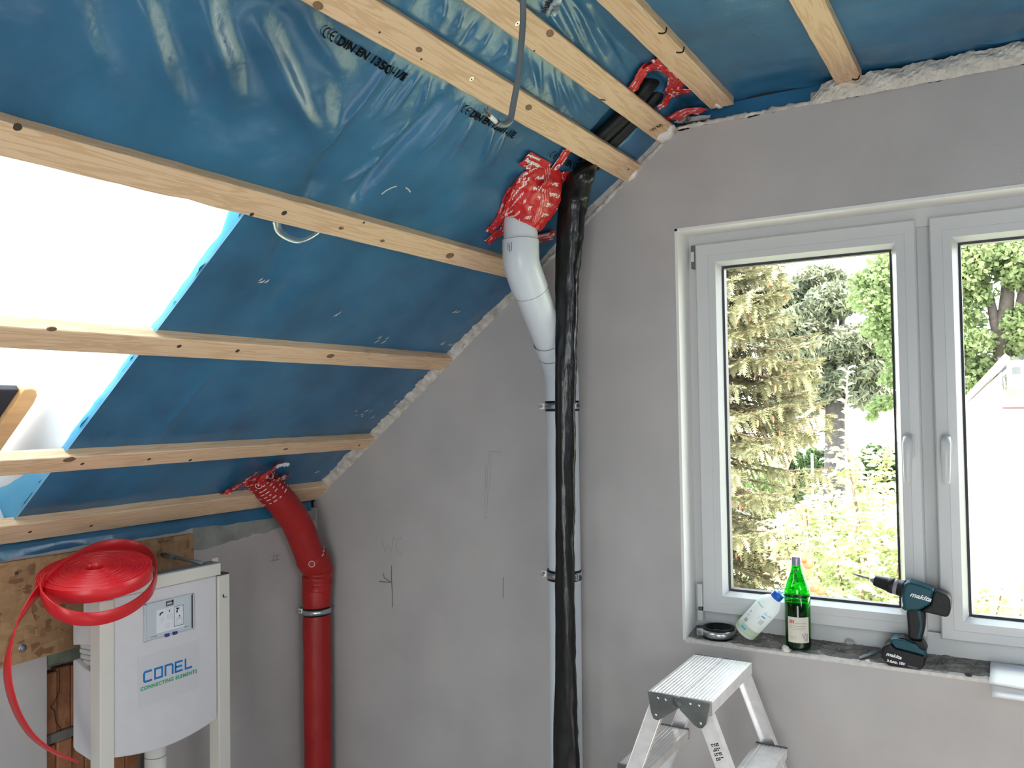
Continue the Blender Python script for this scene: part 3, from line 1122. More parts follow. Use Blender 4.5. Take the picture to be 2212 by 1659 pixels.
def batten(label, s0, s1, y0, y1, th, rows=(), slope=True, notch=None, twist=0.0, zf=2.76):
    """rough sawn batten: a grid box along y whose arrises wander a little; s0, s1 are slope coordinates (or x)"""
    n = 70
    rng = random.Random(int((s0 + 9)*997))
    sd_ = rng.randint(1, 50)
    def pt(a, y, e):
        return S(a, y, e) if slope else Vector((a, y, zf - e))
    base = pt((s0 + s1)/2, y1, 0)
    t = thing('roof_batten', label, 'batten', base, 'roof battens')
    vs, fs = [], []
    for i in range(n + 1):
        y = y0 + (y1 - y0)*i/n
        w0 = .0012*noise1(y*23, sd_)
        w1 = .0012*noise1(y*29, sd_ + 4)
        tw = twist*(1 - i/n)
        cut = 0
        if notch and abs(y - notch[0]) < notch[1]:
            cut = notch[2]*(1 - abs(y - notch[0])/notch[1])
        k = .0022
        for a, e in ((s0 + w0 + cut + k, tw), (s1 + w1 - k, tw), (s1 + w1, tw - k), (s1 + w1, -th + tw), (s0 + w0 + cut, -th + tw), (s0 + w0 + cut, tw - k)):
            vs.append(pt(a, y, e))
    for i in range(n):
        for k in range(6):
            k2 = (k + 1) % 6
            fs.append((i*6 + k, i*6 + k2, (i + 1)*6 + k2, (i + 1)*6 + k))
    fs.append((5, 4, 3, 2, 1, 0))
    fs.append(tuple(n*6 + k for k in range(6)))
    o = obj('timber', vs, fs, WOOD, t)
    bm = bmesh.new()
    bm.from_mesh(o.data)
    bmesh.ops.recalc_face_normals(bm, faces=bm.faces)
    bm.to_mesh(o.data)
    bm.free()
    Yv = Vector((0, 1, 0))
    Xv = SD if slope else Vector((1, 0, 0))
    Nf = NI if slope else Vector((0, 0, -1))
    X_, Y_ = (Xv, Yv) if Xv.cross(Yv).dot(Nf) > 0 else (Yv, Xv)
    for kind, px, py, r in rows:
        if slope:
            s, y = ats(px, py, 0)
            c = pt(s, y, 0)
        else:
            q = atz(px, py, zf)
            s, y = q.x, q.y
            c = q
        if kind == 'knot':
            rx, ry = (r*.62, r) if Y_ is Yv else (r, r*.62)
            disc_part('knot', c, X_, Y_, rx, ry, KNOTM, t, .0006)
        elif kind == 'hole':
            disc_part('screw', c, X_, Y_, r, r, HOLEM, t, .0005, 10)
        elif kind == 'screw':
            sc = disc_part('screw', c, X_, Y_, r, r, SCREWM, t, .002, 12)
            disc_part('screw_slot', c + Nf*.0014, X_, Y_, r*.45, r*.45, HOLEM, sc, .0008, 8)
        elif kind == 'check':
            v_, f_ = stroke_geo([(-r, 0), (-r*.3, r*.12), (r*.5, -.05*r), (r, .1*r)], r*.28, c + Nf*.0007, X_ if Y_ is Yv else Y_, Yv) if False else stroke_geo([(-r, -r*.3), (0, .1*r), (r, r*.25)], r*.3, c + Nf*.0007, Yv, Xv)
            obj('check', v_, f_, HOLEM, t)
    return t
YE = -3.9
b_low = batten('lowest pale batten along the foot of the blue slope, just above the chipboard', -1.312, -1.205, YE, .004, .03,
       [('hole', 65, 1149, .006), ('hole', 197, 1136, .006), ('hole', 640, 1076, .005)])
batten('second lowest batten, crossing the bottom of the bright roof window opening', -.934, -.861, YE, .004, .034,
       [('knot', 150, 993, .019), ('hole', 178, 1002, .006), ('hole', 322, 992, .0065), ('hole', 411, 994, .0065), ('knot', 617, 970, .011), ('hole', 776, 962, .006)])
batten('third lowest batten, running across the middle of the bright roof window opening', -.406, -.333, YE, .004, .036,
       [('knot', 112, 711, .012), ('hole', 387, 748, .007), ('hole', 513, 758, .007), ('knot', 714, 769, .017)])
batten('batten with a notch in its lower edge, along the top of the roof window opening', .120, .195, YE, .004, .034,
       [('hole', 38, 275, .008), ('hole', 544, 463, .006), ('hole', 614, 460, .008), ('knot', 737, 493, .009), ('hole', 786, 481, .004), ('knot', 826, 520, .009), ('knot', 972, 552, .020)], notch=(-1.533, .035, .014))
batten('wide pale batten with two round knots, above the red-taped white pipe outlet', .651, .7305, YE, .004, .027,
       [('knot', 687, 12, .014), ('knot', 905, 107, .011), ('screw', 1018, 170, .0065), ('knot', 1142, 232, .015), ('hole', 820, 70, .003), ('hole', 910, 128, .003), ('hole', 1357, 366, .004)])
batten('uppermost batten of the slope, crossing the pair of black tubes', .832, .906, YE, .004, .027,
       [('screw', 1117, 50, .0065), ('knot', 1188, 72, .016), ('check', 1302, 216, .013), ('hole', 1154, 110, .003)])
b7 = batten('flat ceiling batten with dark bent nails, nearest the bend to the slope', -.868, -.787, YE, -.012, .03, [], slope=False, zf=2.762)
b8 = batten('flat ceiling batten with its end set in the cream foam strip', -.460, -.384, YE, -.012, .03, [('check', 1832, 160, .006)], slope=False, zf=2.762)
def bent_nail(px, py, par):
    q = atz(px, py, 2.762)
    P = [q + Vector((.004, .004, .004)), q + Vector((.002, .0, -.010)), q + Vector((-.006, -.004, -.013)), q + Vector((-.016, -.006, -.010))]
    tube('bent_nail', catmull(P, 4), .0022, RUBBER, par, 6)
bent_nail(1474, 104, b7)
bent_nail(1436, 62, b7)
bent_nail(1853, 163, b8)
PWHITE = mat('white_plaster_smear', (0.80, 0.76, 0.71), 0.9, bump=0.8, bscale=60)
def smear(par, pts, e, nrm, name='plaster_smear'):
    c = sum(pts, Vector())/len(pts)
    vs = [c + nrm*(e*1.6)] + [p + nrm*e*.4 for p in pts] + [p - nrm*.003 for p in pts]
    n = len(pts)
    fs = [(0, 1 + i, 1 + (i + 1) % n) for i in range(n)] + [(1 + i, 1 + n + i, 1 + n + (i + 1) % n, 1 + (i + 1) % n) for i in range(n)]
    obj(name, vs, fs, PWHITE, par, True)
tops = [o for o in COL.objects if o.get('group') == 'roof battens']
smear(tops[5], [on(px, py, NI, K0) for px, py in [(1418, 300), (1425, 290), (1440, 284), (1448, 272), (1457, 270), (1456, 282), (1461, 288), (1452, 300), (1443, 308), (1430, 308)]], .010, NI)
smear(tops[4], [on(px, py, NI, K0) for px, py in [(1356, 391), (1364, 378), (1374, 368), (1379, 370), (1372, 384), (1362, 394)]], .008, NI)
smear(b7, [atz(px, py, 2.762) for px, py in [(1543, 228), (1547, 223), (1556, 228), (1562, 233), (1553, 236)]], .003, Vector((0, 0, -1)))
# black stamp near the end of the uppermost slope batten
g = MB()
rs = random.Random(8)
for i in range(15):
    px, py = 1402 + i*1.9, 283 - i*.95
    s, y = ats(px, py, 0)
    a = .018 + rs.random()*.008
    c = S(s, y, .0008)
    if rs.random() < .85:
        yv = Vector((0, a*.5, 0)) + SD*.002*rs.uniform(-1, 1)
        g.add([c - SD*.0009 - yv, c + SD*.0009 - yv, c + SD*.0009 + yv, c - SD*.0009 + yv], [(0, 1, 2, 3)])
g.build('black_stamp', INK, tops[5])

# ================================================================== PIPES
PY = -.092
PX = -1.418
PR = .0585
white = thing('vent_pipe', 'white plastic vent pipe rising up the gable wall and bending to the slope', 'pipe', (PX, PY, 0))
main = [(PX - .008, PY, -.0), (PX - .006, PY, .6), (PX, PY, 1.2), (PX, PY, 1.835)]
tube('pipe_length', main, [PR]*4, PIPEW, white, 36, cap=False)
tube('socket', [(PX, PY, 1.742 + .03), (PX, PY, 1.865)], [PR + .004, PR + .004], PIPEW, white, 36, cap=False)
kz = 1.86
e1 = Vector((PX + .004, -.362, 2.205))
el = catmull([(PX, PY, kz - .02), (PX, PY, kz), (PX, PY - .012, kz + .035), (PX + .001, PY - .05, kz + .085)], 6)
tube('elbow', el, [PR + .003]*len(el), PIPEW, white, 36, cap=False)
d = (e1 - Vector((PX + .001, PY - .05, kz + .085))).normalized()
a0 = Vector((PX + .001, PY - .05, kz + .085))
tube('pipe_length', [a0 - d*.01, a0 + d*.06, e1 - d*.05], [PR, PR, PR], PIPEW, white, 36, cap=False)
tube('socket', [a0 + d*.0, a0 + d*.055], [PR + .0035, PR + .0035], PIPEW, white, 36, cap=False)
el2 = catmull([e1 - d*.075, e1 - d*.04, e1 + Vector((0, -.012, .025)), e1 + Vector((0, -.018, .07)), e1 + Vector((0, -.018, .11))], 7)
tube('elbow', el2, [PR + .0035]*len(el2), PIPEW, white, 36, cap=False)
tube('pipe_length', [e1 + Vector((0, -.018, .10)), e1 + Vector((.002, -.018, .30))], [PR - .001]*2, PIPEW, white, 36, cap=False)
def groove(c, ax, r):
    v_, f_ = lathe_geo(c, ax, [(-.0010, r), (-.0010, r + .0014), (.0010, r + .0014), (.0010, r)], 36)
    obj('groove', v_, f_, PIPEG, white, True)
groove(e1 + Vector((0, -.018, .108)), (0, 0, 1), PR + .0022)
groove(e1 - d*.072, d, PR + .0025)
groove(a0 + d*.055, d, PR + .0022)
groove(a0 - Vector((0, .002, .002)), d, PR + .0015)
def rivet(p, nrm):
    v_, f_ = lathe_geo(p, nrm, [(0, .0055), (.002, .0055), (.004, .004), (.0042, 0)], 10)
    o_ = obj('rivet', v_, f_, DSTEEL, white, True)
for (px, py) in [(1154, 487), (1155, 530), (1161, 577), (1173, 611)]:
    q = atx(px, py, PX + PR*.86)
    rivet(q, Vector((.86, -.5, 0)))
for z in (1.80, 1.765):
    rivet(Vector((PX + PR*.88, PY - PR*.50, z)), Vector((.88, -.5, 0)))
for z in (1.26, 1.205):
    rivet(Vector((PX + PR*.80, PY - PR*.60, z)), Vector((.8, -.6, 0)))
# type mark on the upper elbow
mk = atx(1111, 541, PX)
g = MB()
rs = random.Random(2)
vd = Vector((-.30, -.95, 0)).normalized()
nb = vd.cross(Vector((0, 0, 1))) * -1
cc = Vector((PX, e1.y - .018, e1.z + .075)) + (CAM - Vector((PX, e1.y, e1.z))).normalized()*0
for i in range(5):
    for j in range(8):
        if i % 2 == 0 and rs.random() < .85:
            th = radians(-103 + i*3.2)
            p = Vector((PX + .004 + cos(th)*(PR + .0045), e1.y - .018 + sin(th)*(PR + .0045), e1.z + .060 + j*.0042))
            th2 = th + radians(2.4)
            p2 = Vector((PX + .004 + cos(th2)*(PR + .0045), e1.y - .018 + sin(th2)*(PR + .0045), p.z))
            up = Vector((0, 0, .003))
            g.add([p, p2, p2 + up, p + up], [(0, 1, 2, 3)])
g.build('type_mark', BLACK, white)
# cable-tie like drip strip at the lower joint
bp = atx(1180, 778, PX)
tube('drip_strip', [aty(1184, 777, PY - PR*1.02), aty(1190, 795, PY - PR*1.02), aty(1194, 807, PY - PR*1.03)], [.0035, .003, .004], mat('cream_strip', (.62, .55, .45), .6), white, 6)
lathe('screw', aty(1184, 777, PY - PR*.9), (0, -1, 0), [(0, .006), (.008, .006), (.011, .003), (.011, 0)], STEEL, white, 10)

def pipe_clamp(label, c, r, lug_dirs, tilt=0.0, axis=None, bandh=.026, group='pipe clamps'):
    t = thing('pipe_clamp', label, 'clamp', c, group)
    ax = Vector(axis) if axis else Vector((tilt, 0, 1)).normalized()
    v_, f_ = lathe_geo(c, ax, [(-bandh*.72, r - .004), (-bandh*.72, r + .0035), (bandh*.72, r + .0035), (bandh*.72, r - .004), (-bandh*.72, r - .004)], 40)
    obj('rubber_lining', v_, f_, RUBBER, t, True)
    v_, f_ = lathe_geo(c, ax, [(-bandh*.42, r + .003), (-bandh*.42, r + .0062), (bandh*.42, r + .0062), (bandh*.42, r + .003)], 40)
    obj('steel_band', v_, f_, STEEL, t, True)
    for dx, dy in lug_dirs:
        dv = Vector((dx, dy, 0)).normalized()
        tn = Vector((-dv.y, dv.x, 0))
        p = Vector(c) + dv*(r + .014)
        obox('lug', p + tn*.004, (.011, .0022, bandh*.42), (dv, tn, Vector((0, 0, 1))), STEEL, t, .001)
        obox('lug', p - tn*.004, (.011, .0022, bandh*.42), (dv, tn, Vector((0, 0, 1))), STEEL, t, .001)
        v_, f_ = lathe_geo(p - tn*.020 + dv*.004, tn, [(0, 0), (0, .0062), (.007, .0062), (.007, .0035), (.036, .0035), (.036, .0065), (.042, .0065), (.042, 0)], 8)
        obj('bolt', v_, f_, DSTEEL, t)
    return t
z1 = aty(1216, 877, PY).z
z2 = aty(1216, 1240, PY).z
pipe_clamp('upper rubber-lined clamp round the white vent pipe, behind the black hose', (PX, PY, z1), PR, [(-1, -.30), (1, -.55)])
pipe_clamp('lower rubber-lined clamp round the white vent pipe, behind the black hose', (PX - .003, PY, z2), PR, [(-1, -.30), (1, -.55)])
for z in (z1, z2):
    tube('wall_stud', [(PX, PY + PR, z), (PX, .0, z)], .005, STEEL, white, 8)

def sp(px, py, e):
    s, y = ats(px, py, e)
    return S(s, y, e)
# black film-wrapped hose with the pair of tubes above it
BFILM = mat('black_film', (0.008, 0.008, 0.008), 0.25, spec=0.38, bump=0.35, bscale=28, stretch=(1, 1, .35))
hose = thing('wrapped_hose', 'black hose wrapped in wrinkled film hanging in front of the white pipe', 'hose', (-1.35, -.22, 0))
ctr = [(-1.366, -.225, -.0), (-1.360, -.222, .50), (-1.353, -.22, .85), (-1.3505, -.22, 1.23), (-1.345, -.22, 1.5), (-1.338, -.22, 1.80), (-1.327, -.222, 2.0), (-1.318, -.225, 2.20), (-1.300, -.23, 2.36), (-1.278, -.24, 2.47), tuple(sp(1258, 378, .010)), tuple(sp(1274, 348, -.050))]
wid = [.050, .046, .036, .0325, .034, .036, .038, .0415, .048, .050, .040, .030]
C_ = catmull(ctr, 14)
rs = random.Random(21)
nr = len(C_)
vs, fs = [], []
seg = 28
for i, p in enumerate(C_):
    u = i/(nr - 1)*(len(ctr) - 1)
    k = min(int(u), len(ctr) - 2)
    w = wid[k]*(1 - (u - k)) + wid[k + 1]*(u - k)
    t = (C_[min(i + 1, nr - 1)] - C_[max(i - 1, 0)]).normalized()
    bx = Vector((.93, .36, 0))
    bx = (bx - t*bx.dot(t)).normalized()
    by = t.cross(bx)
    zz = p.z
    for j in range(seg):
        a = 2*pi*j/seg
        cr = .05*sin(3*a + zz*5 + 1.2*noise1(zz*6, 4)) + .07*noise1(zz*17 + 5*cos(a), 7)*(.35 + .65*(cos(a) > .2)) + .05*noise1(zz*40 + 9*sin(a), 3)*(cos(a) > 0)
        q = p + bx*(cos(a)*w*(1 + cr)) + by*(sin(a)*w*.62*(1 + cr*1.4))
        vs.append(q)
for i in range(nr - 1):
    for j in range(seg):
        j2 = (j + 1) % seg
        fs.append((i*seg + j, i*seg + j2, (i + 1)*seg + j2, (i + 1)*seg + j))
fs.append(tuple(range(seg - 1, -1, -1)))
fs.append(tuple((nr - 1)*seg + j for j in range(seg)))
obj('film_sleeve', vs, fs, BFILM, hose, True)
def corrugated(name, pts, r, par):
    P = catmull(pts, 16)
    R = [r*(1 + .05*(i % 2)) for i in range(len(P))]
    return tube(name, P, R, RUBBER, par, 16)
TE = -.055
corrugated('corrugated_tube', [sp(1262, 356, -.03), sp(1278, 322, TE), sp(1298, 296, TE), sp(1338, 258, TE), sp(1378, 212, TE), sp(1404, 178, TE - .01), sp(1420, 158, TE - .05)], .0265, hose)
corrugated('corrugated_tube', [sp(1282, 358, -.03), sp(1300, 330, TE), sp(1320, 310, TE), sp(1362, 268, TE), sp(1404, 222, TE), sp(1430, 192, TE - .01), sp(1446, 172, TE - .05)], .0235, hose)

# red sleeved pipe in the corner
REDF = mat('red_foil_sleeve', (0.36, 0.012, 0.011), 0.42, spec=0.4, var=0.15, vscale=9, bump=0.25, bscale=30)
REDG = mat('red_sleeve_print', (0.80, 0.52, 0.50), 0.6)
rx_, ry_ = -2.636, -.098
red = thing('insulated_pipe', 'pipe in red foil insulation standing in the corner and bending up through the membrane', 'pipe', (rx_, ry_, 0))
def wrinkled(name, P, R, par, m, seed, amp=.05, seg=32, rings=()):
    vs, fs = [], []
    n = len(P)
    nn = None
    L = 0
    for i in range(n):
        t = (Vector(P[min(i + 1, n - 1)]) - Vector(P[max(i - 1, 0)])).normalized()
        a = nn if nn is not None else Vector((1, 0, 0))
        nn = (a - t*a.dot(t)).normalized()
        bb = t.cross(nn)
        if i:
            L += (Vector(P[i]) - Vector(P[i - 1])).length
        for j in range(seg):
            th = 2*pi*j/seg
            k = amp*(.5*sin(2*th + seed + L*3) + .5*noise1(L*9 + 2*cos(th), seed) + .35*noise1(L*28 + 4*sin(th + 1), seed + 2))
            for (c, w, h, sk) in rings:
                x = (L + sk*cos(th + .6) - c)/w
                k += h*math.exp(-x*x)
            r = R[i]*(1 + k)
            vs.append(Vector(P[i]) + nn*(cos(th)*r) + bb*(sin(th)*r))
    for i in range(n - 1):
        for j in range(seg):
            j2 = (j + 1) % seg
            fs.append((i*seg + j, i*seg + j2, (i + 1)*seg + j2, (i + 1)*seg + j))
    fs.append(tuple(range(seg - 1, -1, -1)))
    fs.append(tuple((n - 1)*seg + j for j in range(seg)))
    return obj(name, vs, fs, m, par, True)
low = [Vector((rx_ - .004, ry_, z)) for z in np.linspace(0, 1.03, 90)]
wrinkled('lower_sleeve', low, [.060 - .006*math.exp(-((p.z - .878)/.025)**2) for p in low], red, REDF, 3, .045, rings=())
upc = catmull([(rx_ - .002, ry_, .965), (rx_, ry_ + .002, 1.03), (rx_ + .002, ry_ - .004, 1.07), (rx_ + .004, ry_ - .045, 1.125), (rx_ + .006, -.225, 1.275), (rx_ + .006, -.335, 1.40), (rx_ + .002, -.405, 1.468), (rx_ - .006, -.45, 1.515)], 16)
nU = len(upc)
wrinkled('upper_sleeve', upc, [.0605 + .004*sin(pi*i/nU) + (.006 if .3 < i/nU < .42 else 0) for i in range(nU)], red, REDF, 8, .05,
         rings=[(.045, .008, .07, .012), (.068, .007, -.07, .012), (.088, .008, .08, .014), (.108, .007, -.06, .014)])
# white print on the upper sleeve: rows of bars and rings near the top, one ring at the elbow
def sleeve_pt(i, th, lift=.0022):
    t = (upc[min(i + 1, nU - 1)] - upc[max(i - 1, 0)]).normalized()
    nn = (Vector((1, 0, 0)) - t*t.x).normalized()
    bb = t.cross(nn)
    R = .0605 + .004*sin(pi*i/nU) + (.006 if .3 < i/nU < .42 else 0)
    return upc[i] + (nn*cos(th) + bb*sin(th))*(R*1.045 + lift)
pg = MB()
rs = random.Random(13)
for i in range(int(nU*.735), int(nU*.93), 3):
    for q in range(7):
        th = radians(-95 + q*24 + rs.uniform(-5, 5))
        if rs.random() < .75:
            w = radians(rs.uniform(7, 17))
            a_, b_ = sleeve_pt(i, th), sleeve_pt(i, th + w)
            c_, d_ = sleeve_pt(min(i + 1, nU - 1), th + w), sleeve_pt(min(i + 1, nU - 1), th)
            pg.add([a_, b_, b_ + (c_ - b_)*.8, a_ + (d_ - a_)*.8], [(0, 1, 2, 3)])
def sleeve_ring(i0, th0, r):
    pts = []
    for k in range(15):
        a = 2*pi*k/14
        ii = i0 + r*cos(a)/ ((upc[i0 + 1] - upc[i0]).length)
        i = max(0, min(nU - 2, int(ii)))
        w = min(1, max(0, ii - i))
        th = th0 + r*sin(a)/.064
        pts.append(sleeve_pt(i, th)*(1 - w) + sleeve_pt(i + 1, th)*w)
    v_, f_ = tube_geo(pts, .0018, 5)
    pg.add(v_, f_)
sleeve_ring(int(nU*.90), radians(-50), .012)
sleeve_ring(int(nU*.89), radians(5), .012)
sleeve_ring(int(nU*.43), radians(-45), .011)
for k in range(6):
    th = radians(0 + k*7)
    i = int(nU*.43) + k//2
    a_, b_ = sleeve_pt(i, th), sleeve_pt(i, th + radians(5))
    pg.add([a_, b_, sleeve_pt(i + 1, th + radians(5)), sleeve_pt(i + 1, th)], [(0, 1, 2, 3)])
pgo = pg.build('white_print', REDG, red)
pgo['kind'] = 'stuff'
zc = .876
pipe_clamp('zinc clamp tightened round the red insulated pipe', (rx_ - .004, ry_, zc), .0555, [(-1, -.62)], tilt=-.05, bandh=.024)
tube('wall_stud', [(rx_, ry_ + .05, zc), (rx_, 0, zc)], .005, STEEL, red, 8)

# ------------------------------------------------------------------ red tape
def tape_build(nt, b):
    t = nt.nodes.new('ShaderNodeTexCoord')
    sep = nt.nodes.new('ShaderNodeSeparateXYZ')
    nt.links.new(t.outputs['UV'], sep.inputs[0])
    def M(op, a, bv=None):
        n = nt.nodes.new('ShaderNodeMath')
        n.operation = op
        for i, x in enumerate((a, bv)):
            if x is None:
                continue
            if isinstance(x, (int, float)):
                n.inputs[i].default_value = x
            else:
                nt.links.new(x, n.inputs[i])
        return n.outputs[0]
    # rows of lettering-like marks: row mask across v, broken up along u
    vrow = M('FRACT', M('MULTIPLY', sep.outputs['Y'], 52))
    row = M('MULTIPLY', M('GREATER_THAN', vrow, .30), M('LESS_THAN', vrow, .66))
    cb = nt.nodes.new('ShaderNodeCombineXYZ')
    nt.links.new(M('MULTIPLY', sep.outputs['X'], 330), cb.inputs[0])
    nt.links.new(M('MULTIPLY', sep.outputs['Y'], 210), cb.inputs[1])
    nz = nt.nodes.new('ShaderNodeTexNoise')
    nz.inputs['Scale'].default_value = 1.0
    nz.inputs['Detail'].default_value = 1
    nt.links.new(cb.outputs[0], nz.inputs['Vector'])
    cb2 = nt.nodes.new('ShaderNodeCombineXYZ')
    nt.links.new(M('MULTIPLY', sep.outputs['X'], 26), cb2.inputs[0])
    nt.links.new(M('MULTIPLY', M('FLOOR', M('MULTIPLY', sep.outputs['Y'], 52)), 7.3), cb2.inputs[1])
    nz2 = nt.nodes.new('ShaderNodeTexNoise')
    nz2.inputs['Scale'].default_value = 1.0
    nt.links.new(cb2.outputs[0], nz2.inputs['Vector'])
    mask = M('MULTIPLY', M('MULTIPLY', row, M('GREATER_THAN', nz.outputs[0], .47)), M('GREATER_THAN', nz2.outputs[0], .50))
    mx = nt.nodes.new('ShaderNodeMix')
    mx.data_type = 'RGBA'
    mx.inputs[6].default_value = (.56, .016, .020, 1)
    mx.inputs[7].default_value = (.86, .74, .72, 1)
    nt.links.new(mask, mx.inputs[0])
    nt.links.new(mx.outputs[2], b.inputs['Base Color'])
    b.inputs['Roughness'].default_value = .32
    b.inputs['Specular IOR Level'].default_value = .5
TAPE = ramp_mat('red_printed_tape', tape_build)
TAPEW = mat('tape_white_print', (0.86, 0.80, 0.78), 0.5)

def tape_strip(par, pts, nrm, w, seed, crumple=.003, lift=.002, sub=10, uvo=None, name='tape_strip'):
    """a strip of tape of width w along pts (3D), lying with normal nrm (one vector or one per point), crumpled"""
    rng = random.Random(seed)
    P = catmull(pts, sub)
    n = len(P)
    k = 8
    vs, uv, fs = [], [], []
    L = 0
    u0, v0 = uvo or (rng.random()*9, rng.random()*9)
    jag = [rng.uniform(-.5, .5) for _ in range(k + 1)]
    for i, p in enumerate(P):
        t = (P[min(i + 1, n - 1)] - P[max(i - 1, 0)]).normalized()
        if isinstance(nrm, list):
            q = i/(n - 1)*(len(nrm) - 1)
            a = min(int(q), len(nrm) - 2)
            N = (Vector(nrm[a])*(1 - q + a) + Vector(nrm[a + 1])*(q - a)).normalized()
        else:
            N = Vector(nrm).normalized()
        N = (N - t*N.dot(t)).normalized()
        B = N.cross(t)
        if i:
            L += (P[i] - P[i - 1]).length
        for j in range(k + 1):
            x = (j/k - .5)*w
            end = t*(jag[j]*.008*((i == 0) or (i == n - 1)))
            h = crumple*(noise1(L*70 + j*1.1 + seed, seed % 7) + .7*noise1(j*2.3 + L*25, seed % 5 + 1)) + lift
            vs.append(p + B*x + N*h + end)
            uv.append((u0 + L, v0 + x))
    for i in range(n - 1):
        for j in range(k):
            a = i*(k + 1) + j
            fs.append((a, a + k + 1, a + k + 2, a + 1))
    o = obj(name, vs, fs, TAPE, par, True, uvs=uv)
    sol = o.modifiers.new('thickness', 'SOLIDIFY')
    sol.thickness = .0006
    return o

def mp(px, py, e=ME + .006):
    s, y = ats(px, py, e)
    return S(s, y, e)
# -- collar where the white pipe leaves through the membrane
ptop = e1 + Vector((0, -.018, 0))
sA, yA = (mp(1138, 415)).dot(SD), mp(1138, 415).y
pen = S(sA, yA, ME)
col = thing('tape_collar', 'crumpled red printed tape sealing the white pipe to the blue membrane', 'tape', pen, 'red sealing tapes')
# crumpled cone from membrane outline down to the pipe
outline = [(1196, 362), (1219, 372), (1217, 392), (1208, 402), (1200, 412), (1190, 424), (1180, 432), (1163, 443), (1122, 462), (1094, 478), (1085, 462), (1092, 438), (1099, 418), (1106, 400), (1118, 384), (1136, 366), (1155, 362), (1176, 360)]
zcut = e1.z + .165
ring_m = [mp(px, py, ME + .006) for px, py in outline]
cpx = Vector((PX + .006, ptop.y, 0))
n1 = len(ring_m)
rows_ = 9
rng = random.Random(77)
vs, uv, fs = [], [], []
for j in range(rows_ + 1):
    t = j/rows_
    for i, q in enumerate(ring_m):
        a = math.atan2(q.y - cpx.y, q.x - cpx.x)
        zz = zcut + .012*sin(a*1.0 + .6) + (.038*cos(a + 2.6))
        pr_ = Vector((cpx.x + cos(a)*(PR + .003), cpx.y + sin(a)*(PR + .003), zz))
        p = q*(1 - t) + pr_*t
        rad = Vector((p.x - cpx.x, p.y - cpx.y, 0))
        rad = rad.normalized() if rad.length > 1e-6 else Vector((1, 0, 0))
        bulge = .018*sin(pi*t)
        p = p + rad*(bulge + rng.uniform(-1, 1)*.006*(0 < j < rows_)) + NI*(.010*sin(pi*t)*.5)
        vs.append(p)
        uv.append((i*.021 + .3*t*.1, t*.11 + i*.004))
for j in range(rows_):
    for i in range(n1):
        i2 = (i + 1) % n1
        fs.append((j*n1 + i, j*n1 + i2, (j + 1)*n1 + i2, (j + 1)*n1 + i))
collar = obj('tape_wrap', vs, fs, TAPE, col, True, uvs=uv)
sb2 = collar.modifiers.new('subdivision', 'SUBSURF')
sb2.levels = 2
sb2.render_levels = 2
disp_t = bpy.data.textures.new('crumple', 'CLOUDS')
disp_t.noise_scale = .022
dm = collar.modifiers.new('crumple', 'DISPLACE')
dm.texture = disp_t
dm.strength = .014
dm.mid_level = .5
tape_strip(col, [mp(1226, 322), mp(1212, 345), mp(1195, 368), mp(1180, 390)], NI, .042, 1, .0015)
ts = tape_strip(col, [mp(1133, 341), mp(1155, 353), mp(1180, 366)], NI, .055, 2, .0012)
tape_strip(col, [mp(1219, 371), mp(1208, 392), mp(1190, 410)], NI, .050, 3, .002)
tape_strip(col, [mp(1192, 404), mp(1184, 426), mp(1176, 440)], NI, .050, 4, .002)
tape_strip(col, [mp(1110, 400), mp(1092, 440), mp(1078, 475), mp(1056, 500)], NI, .045, 5, .003)
tape_strip(col, [mp(1096, 482), mp(1085, 500), mp(1070, 508), mp(1052, 524)], NI, .045, 6, .004)
tape_strip(col, [mp(1150, 517), mp(1172, 513), mp(1199, 506)], NI, .050, 7, .0012)
tape_strip(col, [mp(1125, 375), mp(1105, 415), mp(1095, 455)], NI, .050, 8, .005, lift=.02)
tape_strip(col, [mp(1170, 372), mp(1150, 400), mp(1135, 432)], NI, .050, 9, .006, lift=.045)
def tape_text(body, px, py, qx, qy, size, par, lift=.012):
    a_, b_ = mp(px, py, ME + lift), mp(qx, qy, ME + lift)
    X = (b_ - a_).normalized()
    text('tape_lettering', body, size, a_, X, NI.cross(X), TAPEW, par, bold=.0006)
tape_text('Meisterling', 1167, 356, 1138, 343, .019, col)
tape_text('Universal-Band', 1168, 344, 1142, 333, .012, col)
tape_text('Meisterling', 1188, 505, 1160, 511, .015, col)
def tape_badge(px, py, par, lift=.011):
    c = mp(px, py, ME + lift)
    X = Vector((0, 1, 0))
    vs_ = [c + X*(.010*cos(a)) + SD*(.013*sin(a)) for a in np.linspace(0, 2*pi, 15)[:-1]]
    obj('tape_badge', vs_, [tuple(range(14))], TAPEW, par)
    g_ = MB()
    for k in (-1, 0, 1):
        g_.add([c + X*(.0045*k - .0012) - SD*.006 + NI*.0008, c + X*(.0045*k + .0012) - SD*.006 + NI*.0008, c + X*(.0045*k + .0012) + SD*.006 + NI*.0008, c + X*(.0045*k - .0012) + SD*.006 + NI*.0008], [(0, 1, 2, 3)])
    g_.build('tape_badge_bars', REDF, par)
for px, py in [(1143, 359), (1204, 361), (1192, 509)]:
    tape_badge(px, py, col)
